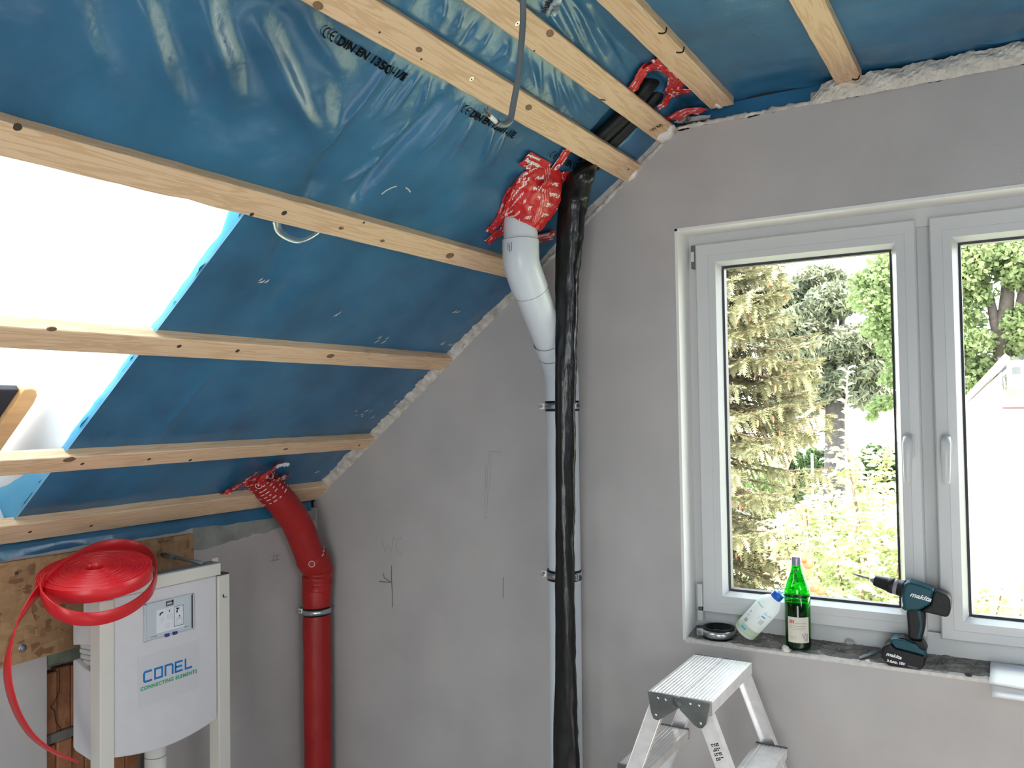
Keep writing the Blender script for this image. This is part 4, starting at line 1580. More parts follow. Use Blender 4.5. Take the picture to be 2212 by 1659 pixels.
# -- torn tape ends where the red sleeve meets the membrane
col4 = thing('tape_collar', 'torn ends of red tape fixing the red foil pipe to the low blue membrane', 'tape', mp(560, 1035), 'red sealing tapes')
tape_strip(col4, [mp(560, 1032, ME + .05), mp(530, 1040, ME + .03), mp(505, 1055, ME + .012), mp(478, 1069, ME + .006)], NI, .035, 31, .005)
tape_strip(col4, [mp(555, 1048, ME + .06), mp(575, 1028, ME + .045), mp(592, 1010, ME + .02), mp(605, 1003, ME + .008)], NI, .05, 32, .006)
tape_strip(col4, [mp(585, 1040, ME + .055), mp(603, 1034, ME + .03), mp(622, 1028, ME + .012)], NI, .03, 33, .006)
tape_strip(col4, [mp(528, 1052, ME + .075), mp(537, 1035, ME + .05), mp(548, 1024, ME + .02)], NI, .05, 34, .005)
w_ = tape_strip(col4, [mp(596, 1010, ME + .02), mp(608, 1003, ME + .02), mp(623, 1004, ME + .03)], NI, .022, 35, .006, name='white_backing')
w_.data.materials.clear()
w_.data.materials.append(mat('white_backing', (.62, .66, .70), .5))
# -- collar round the black tubes near the bend
col2 = thing('tape_collar', 'red tape ring round the opening where two black tubes vanish into the ceiling', 'tape', mp(1420, 175), 'red sealing tapes')
def mz(px, py, z=ZC - .008):
    return atz(px, py, z)
DN = Vector((0, 0, -1))
tape_strip(col2, [mp(1362, 198), mp(1378, 172), mp(1392, 150), mp(1408, 140)], NI, .05, 11, .003)
tape_strip(col2, [mp(1398, 148), mz(1425, 143), mz(1452, 152), mz(1476, 176)], [NI, DN, DN, DN], .055, 12, .004)
tape_strip(col2, [mz(1412, 128), mz(1424, 136), mz(1445, 146)], DN, .03, 13, .004)
tape_strip(col2, [mz(1462, 165), mz(1458, 185), mz(1448, 205), mz(1436, 218)], DN, .055, 14, .004)
tape_strip(col2, [mz(1440, 195), mz(1462, 198), mz(1490, 196)], DN, .05, 15, .004)
tape_strip(col2, [mp(1446, 205), mp(1436, 220), mp(1420, 233)], NI, .035, 16, .004)
# -- torn label at the wall
LBZ = 2.737
def lz(px, py): return atz(px, py, LBZ)
col3 = thing('tape_label', 'torn red and grey tape label stuck at the wall edge below the black tube opening', 'tape', mz(1495, 250))
tape_strip(col3, [lz(1452, 258), lz(1466, 250), lz(1482, 240), lz(1500, 238), lz(1518, 241)], DN, .060, 17, .002)
o = tape_strip(col3, [lz(1468, 266), lz(1486, 258), lz(1508, 256), lz(1534, 254)], DN, .055, 18, .002, name='grey_label', lift=.001)
o.data.materials.clear()
o.data.materials.append(mat('grey_label', (.40, .41, .41), .5))
def label_text(body, p, q, size, m):
    a_, b_ = atz(*p, LBZ - .006), atz(*q, LBZ - .006)
    X = (b_ - a_).normalized()
    text('label_lettering', body, size, a_, X, DN.cross(X), m, col3, bold=.0008)
label_text('WÜRTH', (1481, 270), (1498, 251), .024, BLACK)
label_text('super', (1490, 271), (1503, 257), .014, BLACK)

# ------------------------------------------------------------------ hanging conduit
CONDM = mat('grey_conduit', (0.13, 0.15, 0.16), 0.5)
def dpt(px, py, dd): return CAM + ray(px, py)*dd
cond = thing('hanging_conduit', 'grey cable conduit hanging from the ceiling, its cut end bent up with a white core', 'cable', dpt(1130, 0, 1.62))
cp = [Vector((dpt(1129, -20, 1.62).x + .012, dpt(1129, -20, 1.62).y, 2.79)), dpt(1130, -20, 1.62), dpt(1130, 40, 1.62), dpt(1125, 110, 1.61), dpt(1119, 170, 1.60), dpt(1109, 225, 1.59), dpt(1105, 248, 1.585), dpt(1101, 261, 1.58), dpt(1092, 268, 1.57), dpt(1083, 269, 1.56), dpt(1075, 266, 1.55)]
P = catmull(cp, 10)
tube('conduit', P, [.0063]*len(P), CONDM, cond, 14)
q0, q1 = dpt(1076, 267, 1.55), dpt(1058, 250, 1.53)
tube('white_core', [q0, q0*.5 + q1*.5, q1], [.0048, .0046, .0046], mat('core_white', (.72, .70, .62), .5), cond, 12)
dd = (q1 - q0).normalized()
lathe('dark_ring', q0 + dd*.003, dd, [(0, .0048), (0, .0062), (.0025, .0062), (.0025, .0048)], GASKET, cond, 16)
rs = random.Random(5)
wires = [(.32, .16, .06), (.12, .09, .05), (.05, .05, .05), (.25, .22, .20), (.10, .12, .06)]
for k, cc_ in enumerate(wires):
    a = 2*pi*k/5
    o2 = Vector((cos(a), sin(a)*.4, sin(a)))*.0026
    tube('wire_end', [q1 + o2 - dd*.002, q1 + o2*1.4 + dd*.008, q1 + o2*2.0 + dd*.014 + Vector((rs.uniform(-1, 1), 0, rs.uniform(-1, 1)))*.004], .0013, mat('wire_%s' % ['brown', 'dark', 'black', 'grey', 'green'][k], cc_, .5), cond, 6)

# clear film scrap and clear loop on the membrane
scrap = thing('film_scrap', 'crumpled clear film scrap with dark lettering hanging between the ceiling battens', 'plastic film', mp(1193, -10))
sv, sfc = [], []
rs = random.Random(31)
for i in range(13):
    for j in range(7):
        px = 1165 + j*8.0 - (i/12)*6 + 5*sin(i*.9 + j) + (abs(j - 3) / 3) * 0
        wsh = 1 - .62*(i/12)**1.5
        px = 1190 + (j - 3)*9*wsh + (1 - i/12)*2
        py = -26 + i*5.0 + 3*sin(j*1.4)
        p = mz(px, py, ZC - .045 - .022*sin(i*1.1 + j*1.7) - .012*rs.random() - .004*i)
        sv.append(p)
for i in range(12):
    for j in range(6):
        a = i*7 + j
        sfc.append((a, a + 1, a + 8, a + 7))
obj('film', sv, sfc, mat('crinkled_film', (.50, .58, .60), .18, spec=.8), scrap, True)
a_ = mz(1181, 30, ZC - .088)
X = (mz(1194, 0, ZC - .088) - a_).normalized()
text('film_lettering', 'WÜRTH', .026, a_, X, DN.cross(X), BLACK, scrap, bold=.0008)
loop = thing('clear_strip', 'loop of clear plastic strip sticking out below the notched batten', 'plastic strip', mp(640, 500))
arcp = [mp(596, 478, ME + .02), mp(602, 497, ME + .028), mp(622, 512, ME + .032), mp(646, 519, ME + .034), mp(668, 513, ME + .030), mp(688, 500, ME + .02), mp(694, 492, ME + .012)]
P = catmull(arcp, 6)
vs, fs = [], []
for i, p in enumerate(P):
    t = (P[min(i + 1, len(P) - 1)] - P[max(i - 1, 0)]).normalized()
    B = NI.cross(t).normalized()
    for x in (-.010, -.0085, 0, .0085, .010):
        vs.append(p + B*x + NI*(.002*(abs(x) > .009)))
for i in range(len(P) - 1):
    for k in range(4):
        fs.append((i*5 + k, i*5 + k + 1, (i + 1)*5 + k + 1, (i + 1)*5 + k))
obj('strip', vs, fs, FILM, loop, True)

# ================================================================== CHIPBOARD ON THE KNEE WALL
def osb_build(nt, b):
    t = nt.nodes.new('ShaderNodeTexCoord')
    cols = []
    for k, (rot, sc) in enumerate(((.5, (8, 15, 70)), (-.7, (8, 70, 15)), (1.3, (8, 40, 45)))):
        mp_ = nt.nodes.new('ShaderNodeMapping')
        mp_.inputs['Rotation'].default_value = (rot, 0, 0)
        mp_.inputs['Scale'].default_value = sc
        nt.links.new(t.outputs['Object'], mp_.inputs[0])
        vo = nt.nodes.new('ShaderNodeTexVoronoi')
        vo.inputs['Scale'].default_value = 1.0
        nt.links.new(mp_.outputs[0], vo.inputs['Vector'])
        sp_ = nt.nodes.new('ShaderNodeSeparateColor')
        nt.links.new(vo.outputs['Color'], sp_.inputs[0])
        cols.append(sp_.outputs[0])
    a = nt.nodes.new('ShaderNodeMath')
    a.operation = 'MULTIPLY'
    nt.links.new(cols[0], a.inputs[0])
    nt.links.new(cols[1], a.inputs[1])
    a2 = nt.nodes.new('ShaderNodeMath')
    a2.operation = 'MULTIPLY_ADD'
    nt.links.new(cols[2], a2.inputs[0])
    a2.inputs[1].default_value = .5
    nt.links.new(a.outputs[0], a2.inputs[2])
    r = nt.nodes.new('ShaderNodeValToRGB')
    e = r.color_ramp.elements
    e[0].position = .08
    e[0].color = (.20, .095, .045, 1)
    e[1].position = .95
    e[1].color = (.40, .24, .12, 1)
    e2 = r.color_ramp.elements.new(.22)
    e2.color = (.31, .175, .085, 1)
    nt.links.new(a2.outputs[0], r.inputs[0])
    nt.links.new(r.outputs[0], b.inputs['Base Color'])
    b.inputs['Roughness'].default_value = .75
OSB = ramp_mat('osb', osb_build)
osb = thing('chipboard_panel', 'coarse brown chipboard sheet screwed to the low wall behind the cistern frame', 'board', (XK, -1.1, 1.1))
xo = XK + .016
pts = [(-1.75, 1.294), (-.676, 1.286), (-.676, .982), (-.95, .972), (-1.385, .966), (-1.75, .966)]
prism('board', [Vector((XK + .0005, y, z)) for y, z in pts], (.0155, 0, 0), OSB, osb, .001)
for px, py in ((48, 1400), (36, 1238)):
    q = atx(px, py, xo)
    if px == 48:
        v, f = lathe_geo(q, (1, 0, 0), [(0, 0), (0, .013), (.002, .013), (.0025, .008), (.003, .0075), (.008, .0075), (.009, .004), (.009, 0)], 18)
        obj('bolt', v, f, mat('dull_bolt', (.30, .31, .33), .4, .8), osb, True)
    else:
        v, f = lathe_geo(q, (1, 0, 0), [(.0008, .0), (.0008, .006), (0, .006)], 12)
        obj('screw_hole', v, f, HOLEM, osb)
q = atx(88, 1255, xo)
lathe('screw', q, (1, 0, 0), [(0, .005), (.003, .004), (.003, 0)], STEEL, osb, 10)

# ================================================================== CISTERN FRAME
WPAINT = mat('cream_white_paint', (0.66, 0.625, 0.56), 0.38, spec=0.5)
STYRO = mat('white_polystyrene', (0.64, 0.615, 0.63), 0.6, spec=0.25, var=0.02, vscale=20, bump=0.08, bscale=120)
STYROS = mat('grey_foam_block', (0.55, 0.55, 0.52), 0.8, var=0.1, vscale=30)
FX = -2.44
cis = thing('cistern_frame', 'white wall-hung toilet cistern in a cream steel mounting frame', 'cistern', (FX - .05, -.985, 0))
YL, YR = -1.236, -.738
box('post', (FX - .052, YL, 0), (FX, YL + .048, 1.168), WPAINT, cis, .003)
box('post', (FX - .052, YR - .050, 0), (FX, YR, 1.168), WPAINT, cis, .003)
box('top_rail', (FX - .045, YL + .02, 1.172), (FX + .002, YR - .040, 1.214), WPAINT, cis, .003)
g = MB()
g.box((FX - .055, YL + .02, 1.214), (FX - .004, YR - .042, 1.2165))
g.build('rail_top_edge', mat('grey_rail_edge', (.25, .28, .30), .4, .6), cis)
br = box('wall_bracket', (FX - .048, YR - .040, 1.168), (FX - .045, YR - .012, 1.225), WPAINT, cis, .001)
lathe('bracket_screw', (FX - .045, YR - .028, 1.196), (1, 0, 0), [(0, .009), (.006, .009), (.008, .005), (.008, 0)], DSTEEL, cis, 14)
box('post_cap', (FX - .050, YR - .049, 1.168), (FX - .002, YR - .001, 1.173), mat('dark_cap', (.05, .05, .05), .5), cis, .001)
tube('threaded_rod', [(XK, -.815, 1.228), (-2.46, -.838, 1.220)], .007, mat('grey_rod', (.22, .24, .26), .4, .5), cis, 10)
tube('rod_sleeve', [(XK + .03, -.8175, 1.2272), (XK + .10, -.8235, 1.225)], .0095, MATS['grey_rod'], cis, 10)
# cistern body: front face with a bellied lower edge
fy0, fy1 = YL + .049, YR - .052
poly = [Vector((FX - .006, fy0, 1.170)), Vector((FX - .006, fy1, 1.170))]
for i in range(15):
    t = i/14
    y = fy1 + (fy0 - fy1)*t
    zb = .672 - .032*sin(pi*min(1, t*.92 + .05)) + .004*t
    poly.append(Vector((FX - .006, y, zb)))
prism('cistern_body', poly, (-.15, 0, 0), STYRO, cis, .006)
# side blocks on the near side, with a notch showing the grey inlay
def side_poly(pts, y0, y1, m, name, bv=.004):
    return prism(name, [Vector((x, y0, z)) for x, z in pts], (0, y1 - y0, 0), m, cis, bv)
side_poly([(-2.492, 1.165), (-2.548, 1.165), (-2.548, 1.105), (-2.603, 1.105), (-2.603, 1.012), (-2.566, 1.018), (-2.492, 1.024)], YL + .012, YL + .10, STYRO, 'polystyrene_side')
side_poly([(-2.492, .940), (-2.548, .948), (-2.600, .967), (-2.603, .962), (-2.603, .690), (-2.590, .680), (-2.492, .662)], YL + .012, YL + .10, STYRO, 'polystyrene_side')
side_poly([(-2.492, .66), (-2.492, 1.165), (-2.478, 1.165), (-2.478, .66)], YL + .004, YL + .10, STYRO, 'polystyrene_side', .002)
g = MB()
for k in range(5):
    z = .950 + k*.0165
    g.box((-2.598 + .004*(k % 2) + .02*max(0, (1 - k)), YL + .030, z), (-2.50, YL + .12, z + .0155))
bevel(g.build('grey_inlay', STYROS, cis), .003, 2)
# flush plate opening with instruction sticker
PLG = mat('pale_grey_plate', (0.52, 0.56, 0.60), 0.35)
PLS = mat('instruction_sticker', (0.72, 0.74, 0.78), 0.4)
BLUE = mat('brand_blue', (0.0, 0.16, 0.48), 0.5)
GRN = mat('brand_green', (0.03, 0.36, 0.16), 0.5)
NAVY = mat('navy_clip', (0.02, 0.03, 0.22), 0.5)
def pf(px, py): 
    q = atx(px, py, FX - .004)
    return q.y, q.z
pa = pf(310, 1306); pb = pf(417, 1281); pc = pf(418, 1358); pd = pf(312, 1388)
y0, y1 = (pa[0] + pd[0])/2, (pb[0] + pc[0])/2
z0, z1 = (pc[1] + pd[1])/2, (pa[1] + pb[1])/2
g = MB()
g.add(*[(lambda vs, fs: (vs, fs))(*prism_geo([Vector((FX - .006, y0, z0)), Vector((FX - .006, y1, z0)), Vector((FX - .006, y1, z1)), Vector((FX - .006, y0, z1))], (.004, 0, 0)))][0])
plate = bevel(g.build('access_plate', PLG, cis), .0015, 2)
XF = FX - .002
rim = MB()
for a_, b_, c_, d_ in ((y0, y1, z0, z0 + .004), (y0, y1, z1 - .004, z1), (y0, y0 + .006, z0, z1), (y1 - .007, y1, z0, z1)):
    rim.box((XF - .001, a_, c_), (XF + .003, b_, d_))
bevel(rim.build('plate_rim', PLG, cis), .001, 1)
gy_ = MB()
gy_.box((XF - .002, y1 - .0085, z0 + .006), (XF + .0034, y1 - .006, z1 - .002))
gy_.build('dark_gap', BLACK, cis)
PW, PH = y1 - y0, z1 - z0
sy0, sy1, sz0, sz1 = y0 + PW*.23, y0 + PW*.80, z0 + PH*.15, z0 + PH*.77
st = box('sticker', (XF, sy0, sz0), (XF + .0006, sy1, sz1), PLS, cis)
XS = XF + .0012
YY, ZZ = Vector((0, 1, 0)), Vector((0, 0, 1))
O_ = Vector((XS, sy0, sz0))
SW, SH = sy1 - sy0, sz1 - sz0
g = MB()
def gl(pts, w, closed=False):
    v_, f_ = stroke_geo([(p[0]*SW, p[1]*SH) for p in pts], w, O_, YY, ZZ, closed)
    g.add(v_, f_)
gl([(.63, .10), (.97, .10), (.97, .97), (.63, .97)], .0016, True)
gl([(.12, .74), (.14, .82), (.24, .86)], .005)
gl([(.70, .88), (.78, .86), (.72, .76), (.74, .68)], .0045)
gl([(.45, .88), (.47, .84), (.44, .80)], .003)
gl([(.80, .56), (.83, .52), (.80, .48)], .003)
g.build('sticker_print', BLACK, st)
g = MB()
gl([(.82, .72), (.94, .72), (.94, .92), (.82, .92)], .001, True)
gl([(.72, .17), (.90, .17), (.90, .38), (.72, .38)], .001, True)
gl([(.38, .52), (.56, .52), (.56, .70), (.38, .70)], .001, True)
gl([(.42, .57), (.51, .57), (.51, .65), (.42, .65)], .001, True)
gl([(.14, .52), (.18, .60), (.24, .60), (.26, .54), (.20, .50), (.14, .52)], .0012)
gl([(.14, .43), (.22, .43)], .0014)
for k in range(3):
    gl([(.28, .30 - k*.07), (.46, .30 - k*.07)], .001)
    gl([(.34, .95 - k*.03), (.56, .95 - k*.03)], .0006)
gl([(.70, .42), (.90, .42)], .0012)
gl([(.70, .45), (.90, .45)], .0012)
g.build('sticker_drawing', mat('pale_drawing', (.45, .47, .52), .5), st)
for a_ in (.44, .60):
    box('blue_clip', (XF - .001, y0 + PW*(a_ - .05), z0 - .001), (XF + .004, y0 + PW*(a_ + .045), z0 + PH*.075), NAVY, cis, .001)
g = MB()
g.box((XF, y0 + PW*.425, z1 - PH*.19), (XF + .002, y0 + PW*.57, z1 - PH*.15))
g.box((XF, y0 + PW*.425, z1 - PH*.15), (XF + .002, y0 + PW*.44, z1 - PH*.07))
g.box((XF, y0 + PW*.545, z1 - PH*.15), (XF + .002, y0 + PW*.57, z1 - PH*.05))
g.box((XF, y0 + PW*.425, z1 - PH*.10), (XF + .002, y0 + PW*.57, z1 - PH*.055))
g.build('catch', DSTEEL, cis)
for yy, zz, w in ((.12, .085, .12), (.80, .115, .10)):
    box('catch_slot', (XF, y0 + PW*yy, z0 + PH*zz), (XF + .0012, y0 + PW*(yy + w), z0 + PH*(zz + .012)), DSTEEL, cis)
# clear sticker and the lettering
qa = pf(300, 1420); qb = pf(428, 1385)
sk = box('clear_sticker', (FX - .0062, -1.103, .797), (FX - .0052, -.868, .962), mat('clear_sticker', (.60, .585, .605), .3), cis)
c0 = pf(311.5, 1476); c1 = pf(421, 1440)
LW = c1[0] - c0[0]
LH = .037
cw = LW/5
g = MB()
O2 = Vector((FX - .0045, c0[0], (c0[1] + c1[1])/2))
def letter(k, pts, closed=False):
    w_ = cw*.76
    v_, f_ = stroke_geo([(k*cw + p[0]*w_, p[1]*LH) for p in pts], .0068, O2, YY, ZZ, closed)
    g.add(v_, f_)
letter(0, [(1, .92), (.12, .92), (.0, .80), (0, .2), (.12, .08), (1, .08)])
letter(1, [(.05, .08), (.95, .08), (.95, .92), (.05, .92)], True)
letter(2, [(.05, 0), (.05, .92), (.85, .92), (.98, .80), (.98, 0)])
letter(3, [(1, .92), (.05, .92), (.05, .08), (1, .08)])
letter(3, [(.05, .50), (.92, .50)])
letter(4, [(.05, 1), (.05, .08), (.95, .08)])
g.build('blue_lettering', BLUE, cis)
d0 = pf(303.5, 1493); d1 = pf(426, 1452)
text('green_lettering', 'CONNECTING ELEMENTS', .0165, (FX - .0045, d0[0], (d0[1] + d1[1])/2 - .001), YY, ZZ, GRN, cis, bold=.0007, width=d1[0] - d0[0], spacing=1.15)
# small mark on the right post
m0 = atx(481, 1290, FX + .001)
g = MB()
g.add([m0 + Vector((.0008, 0, 0)), m0 + Vector((.0008, .006, 0)), m0 + Vector((.0008, .006, .007)), m0 + Vector((.0008, .003, .010)), m0 + Vector((.0008, -.001, .010))], [(0, 1, 2, 3, 4)])
g.add([m0 + Vector((.0008, -.001, -.003)), m0 + Vector((.0008, .020, -.003)), m0 + Vector((.0008, .020, -.001)), m0 + Vector((.0008, -.001, -.001))], [(0, 1, 2, 3)])
g.build('navy_mark', NAVY, cis)
# outlet
tube('flush_pipe', [(-2.50, -1.0, .0), (-2.50, -1.0, .70)], .034, WPAINT, cis, 24)
v, f = lathe_geo((-2.50, -1.0, .603), (0, 0, 1), [(0, .034), (0, .0355), (.003, .0355), (.003, .034)], 24)
obj('ring_mark', v, f, mat('blue_grey_ring', (.25, .30, .36), .5), cis, True)
for (px, py, r) in ((300, 1399, .008), (269, 1468, .014), (263, 1372, .006)):
    q = atx(px, py, FX - .006)
    v, f = lathe_geo(q, (1, 0, 0), [(-.001, r), (.0006, r), (.0006, r - .0012), (-.001, r - .0012)], 16)
    obj('moulded_ring', v, f, STYRO, cis, True)

# ================================================================== RED STRIP COIL
REDP = mat('red_plastic_strip', (0.62, 0.012, 0.018), 0.34, spec=0.5, var=0.08, vscale=7)
coil = thing('strip_coil', 'coil of glossy red plastic edging strip lying on the cistern frame, tail hanging', 'coil', (FX + .03, -1.25, 1.23))
cc = atx(207, 1244, FX + .02)
tiltX = radians(9)
CY = Vector((0, cos(radians(9)), sin(radians(9))))          # along the frame, rising to the window side
CX = Vector((cos(radians(8)), 0, -sin(radians(8))))
CX = (CX - CY*CX.dot(CY)).normalized()
CZ = CX.cross(CY).normalized()
def band(name, pts, bdir, hgt, thk, par, m):
    """upright strip: bdir gives the width direction (one vector or one per point)"""
    n = len(pts)
    vs, fs = [], []
    for i, p in enumerate(pts):
        t = (pts[min(i + 1, n - 1)] - pts[max(i - 1, 0)]).normalized()
        b = bdir[i] if isinstance(bdir, list) else bdir
        b = (b - t*b.dot(t)).normalized()
        o = t.cross(b)
        h2, k2, c2 = hgt/2, thk/2, thk*.3
        for x, y in ((-h2, -k2 + c2), (-h2, k2 - c2), (-h2 + c2, k2), (h2 - c2, k2), (h2, k2 - c2), (h2, -k2 + c2), (h2 - c2, -k2), (-h2 + c2, -k2)):
            vs.append(p + b*x + o*y)
    for i in range(n - 1):
        for k in range(8):
            k2_ = (k + 1) % 8
            fs.append((i*8 + k, (i + 1)*8 + k, (i + 1)*8 + k2_, i*8 + k2_))
    fs.append(tuple(range(8)))
    fs.append(tuple((n - 1)*8 + k for k in range(7, -1, -1)))
    return obj(name, vs, fs, m, par, True)
pts = []
turns = 29
N_ = turns*40
for i in range(N_ + 1):
    u = i/N_
    th = radians(250) - u*turns*2*pi
    r = .160 - .133*u + .0006*sin(th*3)
    hz = .010*u + .002*noise1(u*40, 2)
    if u > .985:
        r += .012*(u - .985)/.015
    pts.append(cc + CX*(r*cos(th)) + CY*(r*sin(th)) + CZ*hz)
band('wound_strip', pts, CZ, .042, .0042, coil, REDP)
# loose outer loop, opening towards the viewer and sagging, then the tail
lp = [atx(333, 1258, FX + .07), atx(338, 1225, FX - .02), atx(322, 1198, FX - .10), atx(292, 1181, FX - .15), atx(250, 1176, FX - .17), atx(205, 1186, FX - .16), atx(165, 1206, FX - .12), atx(130, 1230, FX - .07), atx(103, 1258, FX - .02), atx(78, 1283, FX + .01),
      atx(55, 1315, FX + .03), atx(34, 1355, FX + .035), atx(20, 1405, FX + .04), atx(16, 1450, FX + .04), atx(22, 1495, FX + .035), atx(40, 1545, FX + .03), atx(70, 1590, FX + .025), atx(112, 1622, FX + .02), atx(162, 1645, FX + .015)]
lp2 = [atx(330, 1268, FX + .09), atx(304, 1298, FX + .13), atx(264, 1322, FX + .165), atx(215, 1336, FX + .18), atx(165, 1336, FX + .17), atx(124, 1322, FX + .14), atx(97, 1298, FX + .10), atx(88, 1275, FX + .05), atx(98, 1252, FX - .02)]
P = catmull(lp2[::-1] + lp[1:], 8)
nP = len(P)
bd_ = []
for i in range(nP):
    u = i/(nP - 1)
    w = max(0, min(1, (u - .62)/.25))
    bd_.append((CZ*(1 - w) + (Vector((1.1, -.02, .18))*w)).normalized())
band('loose_strip', P, bd_, .039, .0042, coil, REDP)

# ================================================================== ON THE SILL
# pipe clamp lying flat
rc = Vector((-.902, .062, 0))
rc.z = .962
ring = pipe_clamp('open pipe clamp with black rubber lying flat in the corner of the window sill', rc, .050, [(-.9, -.45)], tilt=.0, bandh=.026, group='pipe clamps')
# white cleaner bottle leaning on the green bottle
CLE = leaf_mat('milky_plastic', (0.93, 0.94, 0.92), (0.95, 0.96, 0.94), .5)
cb0 = Vector((-.812, .058, .962))
cb1 = Vector((-.690, .056, 1.106))
ca = (cb1 - cb0).normalized()
L_ = (cb1 - cb0).length
cb0 = cb0 + Vector((0.002, -.012, .014))
clean = thing('cleaner_bottle', 'milky white cleaner bottle with a blue cap leaning against the green bottle', 'bottle', cb0)
lathe('bottle_body', cb0, ca, [(0, 0), (0, .031), (.004, .0370), (.010, .0385), (.128, .0385), (.142, .0365), (.156, .028), (.166, .019), (.170, .0165), (.176, .0165), (.176, 0)], CLE, clean, 40)
cap_ = lathe('blue_cap', cb0, ca, [(.168, .0175), (.168, .019), (.188, .019), (.190, .0175), (.190, 0)], mat('blue_cap', (0.0, 0.10, 0.55), .35), clean, 28)
tube('spout', [cb0 + ca*.190, cb0 + ca*.206, cb0 + ca*.218 + Vector((.004, 0, -.002))], [.009, .008, .005], FILM, clean, 14)
lathe('liquid', cb0, ca, [(.002, 0), (.002, .033), (.012, .0390), (.040, .0390), (.0401, .033), (.0401, 0)], leaf_mat('pale_green_liquid', (.66, .78, .58), (.74, .84, .66), .4), clean, 36)
# prints on the side facing the room
_, na, nb_ = frame_at(ca, Vector((0, -1, 0)))
def bpt(h, ang, r=.0392):
    return cb0 + ca*h + (na*cos(ang) + nb_*sin(ang))*r
def curved_rect(par, nm, h0, h1, a0, a1, m, r=.0392, n=6):
    vs, fs = [], []
    for i in range(n + 1):
        a = a0 + (a1 - a0)*i/n
        vs += [bpt(h0, a, r), bpt(h1, a, r)]
    for i in range(n):
        fs.append((i*2, i*2 + 2, i*2 + 3, i*2 + 1))
    return obj(nm, vs, fs, m, par)
LBL = mat('light_blue_print', (.10, .42, .70), .5)
sgn = 1 if (nb_.dot(Vector((1, 0, -1))) > 0) else -1
R_ = radians
curved_rect(clean, 'green_stripe', .124, .1275, sgn*R_(-52), sgn*R_(-8), mat('pale_green_print', (.30, .66, .40), .5))
curved_rect(clean, 'blue_stripe', .112, .1135, sgn*R_(10), sgn*R_(58), LBL)
curved_rect(clean, 'blue_block', .098, .104, sgn*R_(12), sgn*R_(34), LBL)
curved_rect(clean, 'grey_print', .072, .090, sgn*R_(18), sgn*R_(42), mat('pale_grey_print', (.62, .63, .66), .5))
for k in range(3):
    curved_rect(clean, 'grey_line', .108 - .0 - k*.004 - .012, .1085 - k*.004 - .011, sgn*R_(2), sgn*R_(10), MATS['pale_grey_print'])
curved_rect(clean, 'hazard_mark', .046, .058, sgn*R_(-42), sgn*R_(-24), GREYINK)
curved_rect(clean, 'hazard_mark', .049, .055, sgn*R_(-38), sgn*R_(-28), CLE, .0396)
curved_rect(clean, 'hazard_dot', .0505, .0535, sgn*R_(-35), sgn*R_(-31), BLACK, .0400)
curved_rect(clean, 'blue_print', .022, .030, sgn*R_(-30), sgn*R_(0), LBL)
curved_rect(clean, 'grey_print', .068, .072, sgn*R_(-50), sgn*R_(-34), MATS['pale_grey_print'])
curved_rect(clean, 'grey_print', .080, .088, sgn*R_(-50), sgn*R_(-38), MATS['pale_grey_print'])
# lettering across the bottle
tt = ca.cross((na*cos(sgn*R_(34)) + nb_*sin(sgn*R_(34)))).normalized()
ndir = (na*cos(sgn*R_(34)) + nb_*sin(sgn*R_(34)))
Xt = tt if tt.dot(Vector((1, 0, -1))) > 0 else -tt
text('bottle_lettering', 'CONEL', .0105, bpt(.1145, sgn*R_(12), .0398) + ndir*.001, Xt, ca if Xt.cross(ca).dot(ndir) > 0 else -ca, LBL, clean, width=.024)
# green wine bottle
gb = Vector((-.632, .048, .9475))
wine = thing('wine_bottle', 'tall green glass bottle, half full, with a cream label and grey screw cap', 'bottle', gb)
prof = [(0, 0), (.0005, .033), (.004, .0385), (.012, .0405), (.165, .0405), (.168, .0388), (.172, .0385), (.176, .0400), (.182, .0405), (.190, .0398), (.205, .037), (.225, .0295), (.245, .0215), (.262, .0165), (.275, .0145), (.284, .0142)]
lathe('glass', gb, (0, 0, 1), prof, GREEN, wine, 44)
lathe('wine', gb, (0, 0, 1), [(.004, 0), (.005, .034), (.014, .0375), (.150, .0375), (.150, 0)], mat('dark_wine', (.004, .016, .004), .25, spec=.3), wine, 36)
lathe('screw_cap', gb, (0, 0, 1), [(.272, .0152), (.283, .0156), (.296, .0156), (.298, .0145), (.298, 0)], mat('grey_cap', (.33, .30, .40), .35, .6), wine, 24)
def wrap(par, nm, h0, h1, a0, a1, m, r, n=14):
    vs, fs = [], []
    for i in range(n + 1):
        a = radians(a0 + (a1 - a0)*i/n)
        for h in (h0, h1):
            vs.append(gb + Vector((cos(a)*r, sin(a)*r, h)))
    for i in range(n):
        fs.append((i*2, i*2 + 2, i*2 + 3, i*2 + 1))
    return obj(nm, vs, fs, m, par, True)
VA = -90 - 14     # bearing that faces the camera
lbl = wrap(wine, 'label', .026, .108, VA - 36 + 14, VA + 66 + 14, mat('cream_label', (.66, .62, .52), .7), .0409)
RLAB = mat('red_label_print', (.62, .13, .08), .6)
for k in range(3):
    wrap(lbl, 'red_figure', .088, .099, VA - 26 + 14 + k*8, VA - 20 + 14 + k*8, RLAB, .0412, 3)
LINE = mat('grey_label_print', (.40, .37, .32), .7)
for k, (a_, b_) in enumerate(((0, 50), (-24, 50), (-20, 46), (-10, 40), (-24, 8), (-24, 4))):
    h = (.088, .079, .0735, .068, .044, .038)[k]
    wrap(lbl, 'print_line', h, h + .0018, VA + a_ + 14, VA + b_ + 14, LINE, .0412, 8)
for k, (a_, h, w) in enumerate(((34, .040, 9), (42, .048, 8), (48, .038, 9), (40, .031, 8), (52, .046, 7), (30, .047, 6), (50, .030, 7))):
    wrap(lbl, 'grape_print', h, h + .009, VA + a_ + 14, VA + a_ + w + 14, mat('mauve_print', (.40, .36, .40), .7), .0412, 4)

